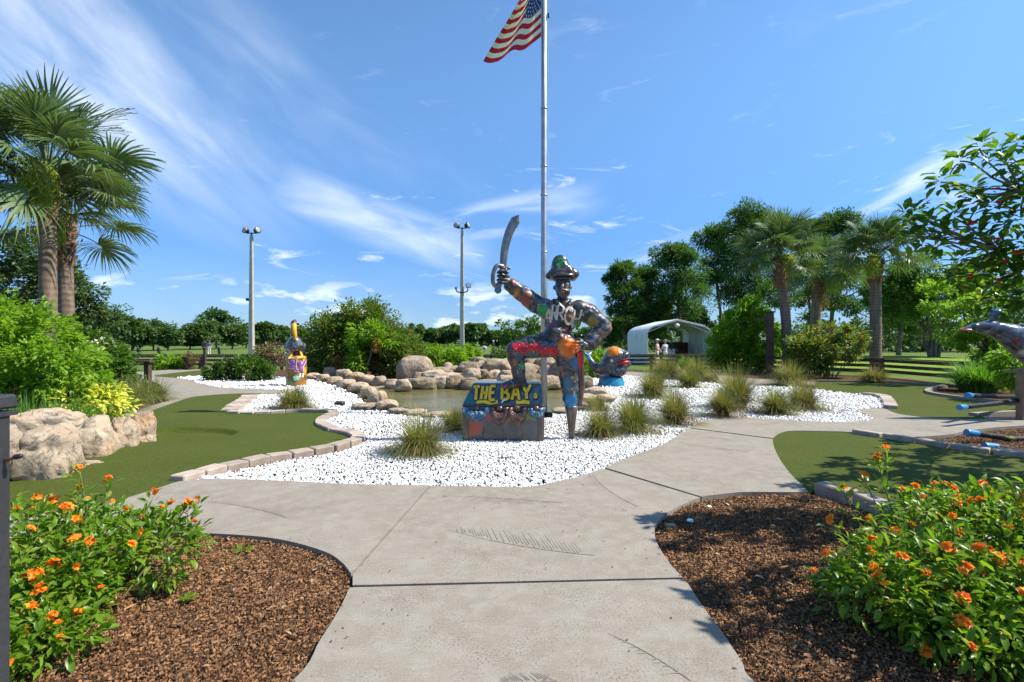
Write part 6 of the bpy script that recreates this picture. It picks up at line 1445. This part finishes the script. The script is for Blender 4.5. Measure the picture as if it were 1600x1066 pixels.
# ------------------------------------------------------------------ whale statue
def whale():
    d = 16.9; k = d/FPX; g = P(955, 533+1200/d, d); root = empty('whale_statue', (g.x, g.y, -.02), 'small painted open-mouthed whale statue on a blue base', 'statue', rz=R(-11))
    def q(px, py, dy=0.0): return Vector(((px-955)*k, dy, CAMH-(py-533)*k+.02))
    r = lambda v: v*k
    b = SDF(); b.ell(q(963, 557, 0), (r(16), r(16), r(13))); b.ell(q(973, 556, 0), (r(12), r(14), r(7)), Matrix.Rotation(R(-22), 3, 'Y').to_quaternion()); b.cap(q(960, 556, 0), r(15), q(950, 574, 0), r(14))
    b.ell(q(962, 579, 0), (r(17), r(15), r(11))); b.cap(q(964, 575, 0), r(11), q(980, 568.5, 0), r(5.5)); b.cap(q(950, 577, 0), r(12), q(934, 577, .05), r(8)); b.cap(q(934, 577, .05), r(8), q(925, 568, .1), r(5)); b.cap(q(925, 568, .1), r(5), q(919, 557, .15), r(3.4))
    b.cap(q(919, 557, .15), r(3.2), q(914, 553, .02), r(2.6)); b.cap(q(919, 557, .15), r(3.2), q(923, 552, .3), r(2.6))
    b.cap(q(949, 584, -.28), r(4), q(938, 588, -.42), r(2.4))
    S_ = lambda px, py, dy, rr, c: (tuple(q(px, py, dy)), rr, c)
    mw = mat_paint('whale_paint', (.03, .03, .034), [((.10, .09, .09), .42, .6), ((.06, .14, .2), .57, .68), ((.28, .18, .10), .6, .7), ((.22, .06, .09), .64, .72)], [S_(958, 548, -.2, .26, (.72, .26, .015)), S_(918, 556, .1, .24, (.12, .28, .38)), S_(966, 590, -.3, .16, (.16, .13, .11)), S_(978, 570, -.2, .10, (.55, .16, .02)), S_(974, 545, -.1, .15, (.28, .32, .30))], .22, 5)
    me = remesh(b, .021, 5, .004, 6, 'body'); body = link('body', me, mw, root); bv = bvh_of(me)
    st = []
    for (ch, x, z, w, h) in (('S', 951, 555, 5, 10), ('A', 956, 553, 5, 10), ('L', 961, 553, 5, 10), ('Y', 965, 552, 5, 10)):
        p0 = q(x, z)
        for s in LET[ch]: st.append([(p0.x+u*r(w), p0.z+v*r(h)) for u, v in s])
    project('head_graffiti', st, bv, .07, pmat('amber_spray', (.85, .33, .01), (.7, .12, .01), scale=10, rough=.4), body, .01)
    mm = pmat('mouth_red', (.50, .035, .045), (.40, .03, .04), scale=6, rough=.35)
    mb = MB(); mb.ell(q(972, 566.5, -.02), (r(11), r(12), r(3.8)), Matrix.Rotation(R(-10), 3, 'Y').to_quaternion()); mb.build('mouth_lining', mm, root, True)
    mb = MB(); mb.ell(q(975, 566, -.02), (r(9), r(7), r(2.6)), Matrix.Rotation(R(-6), 3, 'Y').to_quaternion()); mb.build('tongue', mm, root, True)
    MB().ell(q(956, 563, -.30), (r(2.4), r(1.4), r(2.2))).build('eye', M_white, root, True)
    mb = MB(); mb.lathe([(r(22), -.08), (r(21), .05), (r(18.5), .28), (r(17), .33)], 20, (0, 0, 0)); o = mb.build('base', mat_paint('base_blue', (.008, .16, .30), [((.015, .25, .38), .45, .6), ((.02, .08, .20), .6, .7)], [], .35, 4), root, True)
    o.location = (0, .0, 0); o.scale = (1, .8, 1)
whale()

# ------------------------------------------------------------------ painted dolphin head and black tubes on the right
def dolphin():
    d = 9.9; k = d/FPX; g = P(1600, 655, d); root = empty('dolphin_statue', (g.x+.35, g.y+.25, -.03), 'painted leaping dolphin statue entering the frame at the right edge', 'statue'); rl = root.location
    def q(px, py, dy=0.0): p = P(px, py, d)-rl; p.y += dy; return p
    r = lambda v: v*k
    b = SDF(); b.cap(q(1504, 514.5), r(2.2), q(1522, 511.5), r(6)); b.cap(q(1522, 511.5), r(6), q(1546, 512), r(12)); b.cap(q(1546, 512), r(10.5), q(1580, 524), r(18)); b.cap(q(1580, 526), r(18), q(1620, 556), r(21)); b.cap(q(1620, 556), r(21), q(1660, 610), r(17)); b.cap(q(1660, 610), r(20), q(1672, 670), r(13))
    b.cap(q(1553, 499), r(6), q(1553, 491), r(7)); b.ell(q(1556, 489), (r(9), r(9), r(6))); b.cap(q(1590, 540, -.25), r(8), q(1610, 575, -.42), r(4)); b.cap(q(1600, 515), r(10), q(1622, 506), r(4))
    S_ = lambda px, py, dy, rr, c: (tuple(q(px, py, dy)), rr, c)
    md = mat_paint('dolphin_paint', (.03, .036, .045), [((.10, .13, .17), .42, .58), ((.27, .29, .31), .58, .7), ((.08, .05, .05), .6, .7)], [S_(1555, 488, -.05, .15, (.03, .11, .20)), S_(1500, 515, 0, .10, (.65, .18, .05)), S_(1572, 533, -.25, .10, (.42, .03, .05)), S_(1590, 542, -.28, .12, (.015, .30, .12)), S_(1585, 556, -.2, .17, (.55, .55, .50)), S_(1535, 525, -.15, .13, (.36, .40, .42)), S_(1600, 565, -.28, .12, (.05, .34, .22))], .2, 5)
    link('body', remesh(b, .014, 6, .004, 6, 'body'), md, root)
    mo = pmat('beak_orange', (.42, .13, .05), (.34, .09, .04), scale=9, rough=.35)
    mb = MB(); mb.cap(q(1500, 515), r(1.5), q(1514, 516.5, -.04), r(2.6)); mb.build('lower_beak', mo, root, True)
    MB().ell(q(1538, 505, -.20), (r(3), r(1.6), r(1.8))).build('eye', M_white, root, True)
    MB().lathe([(.28, -.06), (.26, .1), (.16, .2)], 16, (q(1672, 670).x, 0, 0)).build('plinth', M_conc, root, True)
dolphin()
def tubes():
    mt = pmat('tube_black', (.010, .010, .011), (.022, .022, .022), scale=9, rough=.55, spec=.18, bump=.3, bscale=25)
    mt2 = pmat('tube_black_green', (.010, .010, .011), (.022, .022, .022), scale=9, rough=.55, spec=.18, bump=.3, bscale=25, c3=(.16, .24, .015), s3=2.2, lo3=.55, hi3=.66)
    mbl = pmat('tube_end_blue', (.015, .17, .40), (.02, .23, .48), scale=8, rough=.4)
    data = [('black tube with bright blue end, topmost of the four at right', 1512, 618, 1600, 620, 9.4, 11.2, mt), ('slanting black tube with blue end, second of the four at right', 1500, 637, 1600, 624, 9.0, 9.9, mt), ('black tube with blue end and a green smear, third of the four', 1512, 676, 1600, 686, 7.75, 7.9, mt2), ('lowest black tube with blue end lying on the brick edging', 1540, 697, 1600, 701, 7.45, 7.5, mt)]
    for (lb, x0, y0, x1, y1, d0, d1, m) in data:
        a = P(x0, y0, d0); b = P(x1, y1, d1); dr = (b-a); e = b+dr.normalized()*1.5; rr = .047; e.z = max(e.z, .07)
        root = empty('painted_tube', (a.x, a.y, 0), lb, 'tube', 'black tubes with blue ends'); o = Vector((a.x, a.y, 0)); dn = dr.normalized()
        mid = a.lerp(b, .55)+Vector((0, 0, -.012))
        mb = MB(); pts = crom([a+dn*.17-o, mid-o, b-o, e-o], 6); mb.tube(pts, [rr*(.92+.06*math.sin(i*1.3)) for i in range(len(pts))], 12); mb.build('tube', m, root, True)
        mb = MB(); mb.tube([a-o-dn*.02, a-o+dn*.01, a-o+dn*.18], [rr*1.12, rr*1.18, rr*.98], 12); mb.build('blue_end', mbl, root)
        # a short prop so that the tube rests on the ground
        for f in (e,):
            h = f.z-rr*.8
            if h > .02: MB().box((f.x-o.x, f.y-o.y, h/2-.03), (.1, .1, h+.06)).build('prop', M_blackmetal, root)
        if a.z > .2:
            c = P(1585, y1, d0+(d1-d0)*.85); h = a.lerp(b, .85).z-rr*.7; c = a.lerp(b, .92); MB().box((c.x-o.x, c.y-o.y, h/2-.03), (.05, .05, h+.06)).build('prop', M_blackmetal, root)
tubes()

# ------------------------------------------------------------------ carport
def carport():
    d0 = 34.0; k = d0/FPX; xl = (1011-800)*k; xr = (1112-800)*k; xm = (xl+xr)/2-.1; eave, pk = 1.9, CAMH+(533-499)*k; dep = 5.6
    root = empty('carport', ((xl+xr)/2, d0, -.1), 'white ribbed metal carport under the pines behind the fence', 'carport'); c = (xl+xr)/2
    prof = crom([Vector((xl-c, 0, eave)), Vector((xl-c+.06, 0, eave+.35)), Vector((xl-c+.42, 0, eave+.62))], 4) + [Vector((xm-c, 0, pk))] + crom([Vector((xr-c-.42, 0, eave+.62)), Vector((xr-c-.06, 0, eave+.35)), Vector((xr-c, 0, eave))], 4)
    def panel(name, pr, y0, y1, n):
        V = []; F = []; m = len(pr); ny = n*4
        for j in range(ny+1):
            y = y0+(y1-y0)*j/ny; rib = .03 if j % 4 == 1 else 0
            for i, p in enumerate(pr):
                t = (pr[min(i+1, m-1)]-pr[max(i-1, 0)]).normalized(); nn = Vector((-t.z, 0, t.x)); V.append(Vector((p.x, y, p.z+.1))+nn*rib)
        for j in range(ny):
            for i in range(m-1): F.append((j*m+i, j*m+i+1, (j+1)*m+i+1, (j+1)*m+i))
        o = link(name, np_mesh(name, V, F), M_whitemetal, root); sl = o.modifiers.new('s', 'SOLIDIFY'); sl.thickness = .012; return o
    panel('roof', prof, 0, dep, 9)
    panel('wall_panel', [Vector((xr-c, 0, -.1)), Vector((xr-c, 0, eave))], 0, dep, 9)
    panel('wall_panel', [Vector((xl-c, 0, eave)), Vector((xl-c, 0, -.1))], 0, dep, 9)
    for i in range(5):
        y = dep*i/4+(.03 if i == 0 else 0); mb = MB(); mb.tube([Vector((xl-c+.07, y, 0))]+[p+Vector((0, y, .02)) for p in prof]+[Vector((xr-c-.07, y, 0))], .05, 6); mb.build('frame_hoop', M_whitemetal, root)
    for s in (-1, 1): MB().tube([(xm-c+s*.9, .05, pk-.3), (xm-c+s*2.2, .05, eave+.2)], .03, 5).build('brace', M_whitemetal, root)
    MB().ell((xm-c-.05, -.02, pk-.32), (.16, .1, .14)).build('gable_light', M_white, root, True)
    # ball-range counter and dark wood partition at the back of the shelter
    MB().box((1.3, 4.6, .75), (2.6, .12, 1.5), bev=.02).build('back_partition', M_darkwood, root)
    MB().box((-.2, 1.6, .5), (.7, .5, 1.1), bev=.03).build('ball_machine', M_whitemetal, root)
carport()

# ------------------------------------------------------------------ people
def person(label, loc, h, shirt, pants, hat, rz=0, arm=0.3, skin=(.42, .25, .17), club=False, stride=.06):
    root = empty('person', loc, label, 'person', rz=rz); s = h/1.75
    def V3(x, y, z): return Vector((x*s, y*s, z*s))
    b = SDF()
    for sx in (-1, 1):
        b.cap(V3(sx*.09, stride*sx, .08), .052*s, V3(sx*.095, 0, .48), .062*s); b.cap(V3(sx*.095, 0, .48), .064*s, V3(sx*.085, 0, .86), .085*s); b.ell(V3(sx*.095, stride*sx-.06, .04), (.045*s, .12*s, .04*s))
        hx = V3(sx*.20, -arm*.65, .95); b.cap(V3(sx*.19, 0, 1.38), .052*s, V3(sx*.25, -.06, 1.12), .043*s); b.cap(V3(sx*.25, -.06, 1.12), .041*s, hx, .032*s); b.ell(hx+V3(0, -.05, -.03), (.03*s, .04*s, .05*s))
        for f in range(4): b.cap(hx+V3((f-1.5)*.016, -.06, -.05), .008*s, hx+V3((f-1.5)*.016, -.07, -.10), .007*s, 6)
    b.ell(V3(0, 0, .93), (.16*s, .11*s, .13*s)); b.ell(V3(0, 0, 1.10), (.145*s, .10*s, .18*s)); b.ell(V3(0, 0, 1.28), (.18*s, .115*s, .17*s)); b.cap(V3(0, 0, 1.42), .055*s, V3(0, -.01, 1.54), .05*s); b.ell(V3(0, -.015, 1.63), (.078*s, .098*s, .118*s)); b.cap(V3(0, -.10, 1.63), .014*s, V3(0, -.118, 1.60), .017*s)
    for sx in (-1, 1): b.ell(V3(sx*.08, 0, 1.62), (.014*s, .02*s, .03*s))
    me = remesh(b, .017, 3, 0, 1, 'body')
    nm = 'person_%d' % len(MATS)
    for mm in (pmat(nm+'_skin', skin, rough=.6), pmat(nm+'_shirt', shirt, rough=.85), pmat(nm+'_pants', pants, rough=.85), pmat(nm+'_shoe', (.5, .5, .5), rough=.7)): me.materials.append(mm)
    n = len(me.polygons); ce = np.zeros(n*3); me.polygons.foreach_get('center', ce); ce = ce.reshape(-1, 3)/s
    mi = np.zeros(n, dtype=np.int32); mi[(ce[:, 2] < 1.46)] = 1; mi[(ce[:, 2] < .98) & (np.abs(ce[:, 0]) < .165)] = 2; mi[(np.abs(ce[:, 0]) > .165) & (ce[:, 2] < 1.12)] = 0; mi[ce[:, 2] < .09] = 3
    me.polygons.foreach_set('material_index', mi); link('body', me, None, root)
    if hat:
        mb = MB(); mb.ell(V3(0, 0, 1.70), (.092*s, .112*s, .075*s)); mb.ell(V3(0, -.12, 1.69), (.07*s, .08*s, .012*s)); mb.build('cap', pmat(nm+'_cap', hat, rough=.8), root, True)
    else:
        mb = MB(); mb.ell(V3(0, .02, 1.67), (.087*s, .10*s, .09*s)); mb.build('hair', pmat('dark_hair', (.03, .02, .015), rough=.6), root, True)
    for sx in (-1, 1): MB().ell(V3(sx*.03, -.105, 1.645), (.012*s, .008*s, .008*s)).build('eye', M_blackmetal, root)
    MB().ell(V3(0, -.10, 1.575), (.024*s, .01*s, .006*s)).build('mouth', pmat('lip', (.35, .12, .10), rough=.5), root)
    return root
person('person in a pink shirt and white cap standing at the carport', (9.25, 32.6, -.1), 1.72, (.70, .38, .36), (.72, .70, .68), (.75, .75, .75), rz=R(60))
person('person in pale blue shirt and white trousers right of the pink shirt', (9.85, 32.9, -.1), 1.68, (.55, .60, .70), (.74, .74, .72), (.30, .32, .38), rz=R(-150))
person('bareheaded person in dark clothes in the shade of the carport', (11.1, 35.6, -.1), 1.72, (.04, .04, .05), (.05, .05, .06), None, rz=R(20), arm=.5)
person('golfer in dark green with a white cap far across the lawn', ((771-800)*59/FPX, 59, -.12), 1.68, (.035, .09, .065), (.05, .10, .085), (.75, .75, .72), rz=R(-60), stride=.2)
person('far golfer in grey shirt and white trousers on the left lawn', ((327-800)*62/FPX, 62, -.12), 1.7, (.10, .11, .13), (.65, .63, .62), (.08, .08, .09), rz=R(30))
person('far golfer in dark shirt beside the one in white trousers', ((319-800)*60/FPX, 60, -.12), 1.66, (.03, .03, .035), (.55, .53, .5), None, rz=R(100))
def golf_bag(label, px, d, col):
    root = empty('golf_bag', ((px-800)*d/FPX, d, -.12), label, 'golf bag', 'golf bags on the left lawn'); m = pmat('bag_%s' % px, col, rough=.6); q = Matrix.Rotation(R(14), 3, 'X').to_quaternion()
    MB().lathe([(.14, 0), (.16, .05), (.15, .8), (.17, .88), (.15, .9)], 14, (0, 0, 0), q).build('bag', m, root, True)
    MB().box((0, -.18, .38), (.2, .1, .42), q, bev=.03).build('pocket', m, root)
    for sx in (-1, 1): MB().tube([(sx*.08, -.15, .75), (sx*.32, .3, 0)], .012, 5).build('stand_leg', M_blackmetal, root)
    for i in range(5): MB().tube([(.06*math.cos(i*1.3), -.1, .5), (.08*math.cos(i*1.3), -.26, 1.1+.06*(i % 3))], .012, 5).build('club', M_galv, root)
golf_bag('dark golf bag at the left end of the lawn behind the red flowers', 218, 52, (.02, .02, .025)); golf_bag('dark golf bag in the middle of the left lawn', 249, 60, (.025, .025, .03)); golf_bag('dark green golf bag right of the far golfers', 343, 62, (.02, .05, .03))
tg = empty('range_target', ((757-800)*70/FPX, 70, -.12), 'small round white target sign far behind the fence', 'target sign')
MB().lathe([(.32, -.02), (.34, 0), (.32, .02)], 20, (0, 0, .62), Matrix.Rotation(R(90), 3, 'X').to_quaternion()).build('disc', M_white, tg, True)
MB().lathe([(.16, -.02), (.16, .02)], 16, (0, -.03, .62), Matrix.Rotation(R(90), 3, 'X').to_quaternion()).build('bullseye', pmat('bull_brown', (.25, .10, .07), rough=.7), tg)
MB().box((0, .05, .2), (.06, .06, .55)).build('stake', M_darkwood, tg)

# ------------------------------------------------------------------ small litter
def drain(label, px, py, w):
    c = G(px, py, -.01); return tag(link('landscape_light', MB().box((0, 0, .05), (w, .16, .12), bev=.03).mesh('landscape_light'), M_blackmetal, None, c), label, 'garden light')
drain('small black landscape light on the pebbles by the pond edge', 531, 634.5, .22)
for i, (px, py) in enumerate([(1107, 793), (1078, 814), (1047, 822)]):
    o = link('pebble', ROCKS[i], None, None, G(px, py, -.035)); o.scale = (.03, .026, .018) if i < 2 else (.05, .035, .02); o.material_slots[0].link = 'OBJECT'; o.material_slots[0].material = M_pebble if i < 2 else M_rock
    tag(o, ['white stray pebble far in the right bark bed', 'white stray pebble nearer in the right bark bed', 'tan stone at the rounded corner of the right bark bed'][i], 'pebble')
stick = G(790, 718); o = MB().tube([(-.12, 0, .02), (0, .01, .025), (.12, -.02, .02)], .006, 5).build('twig', M_twig, None, loc=stick); tag(o, 'brown twig lying on the white pebbles before the chest', 'twig')
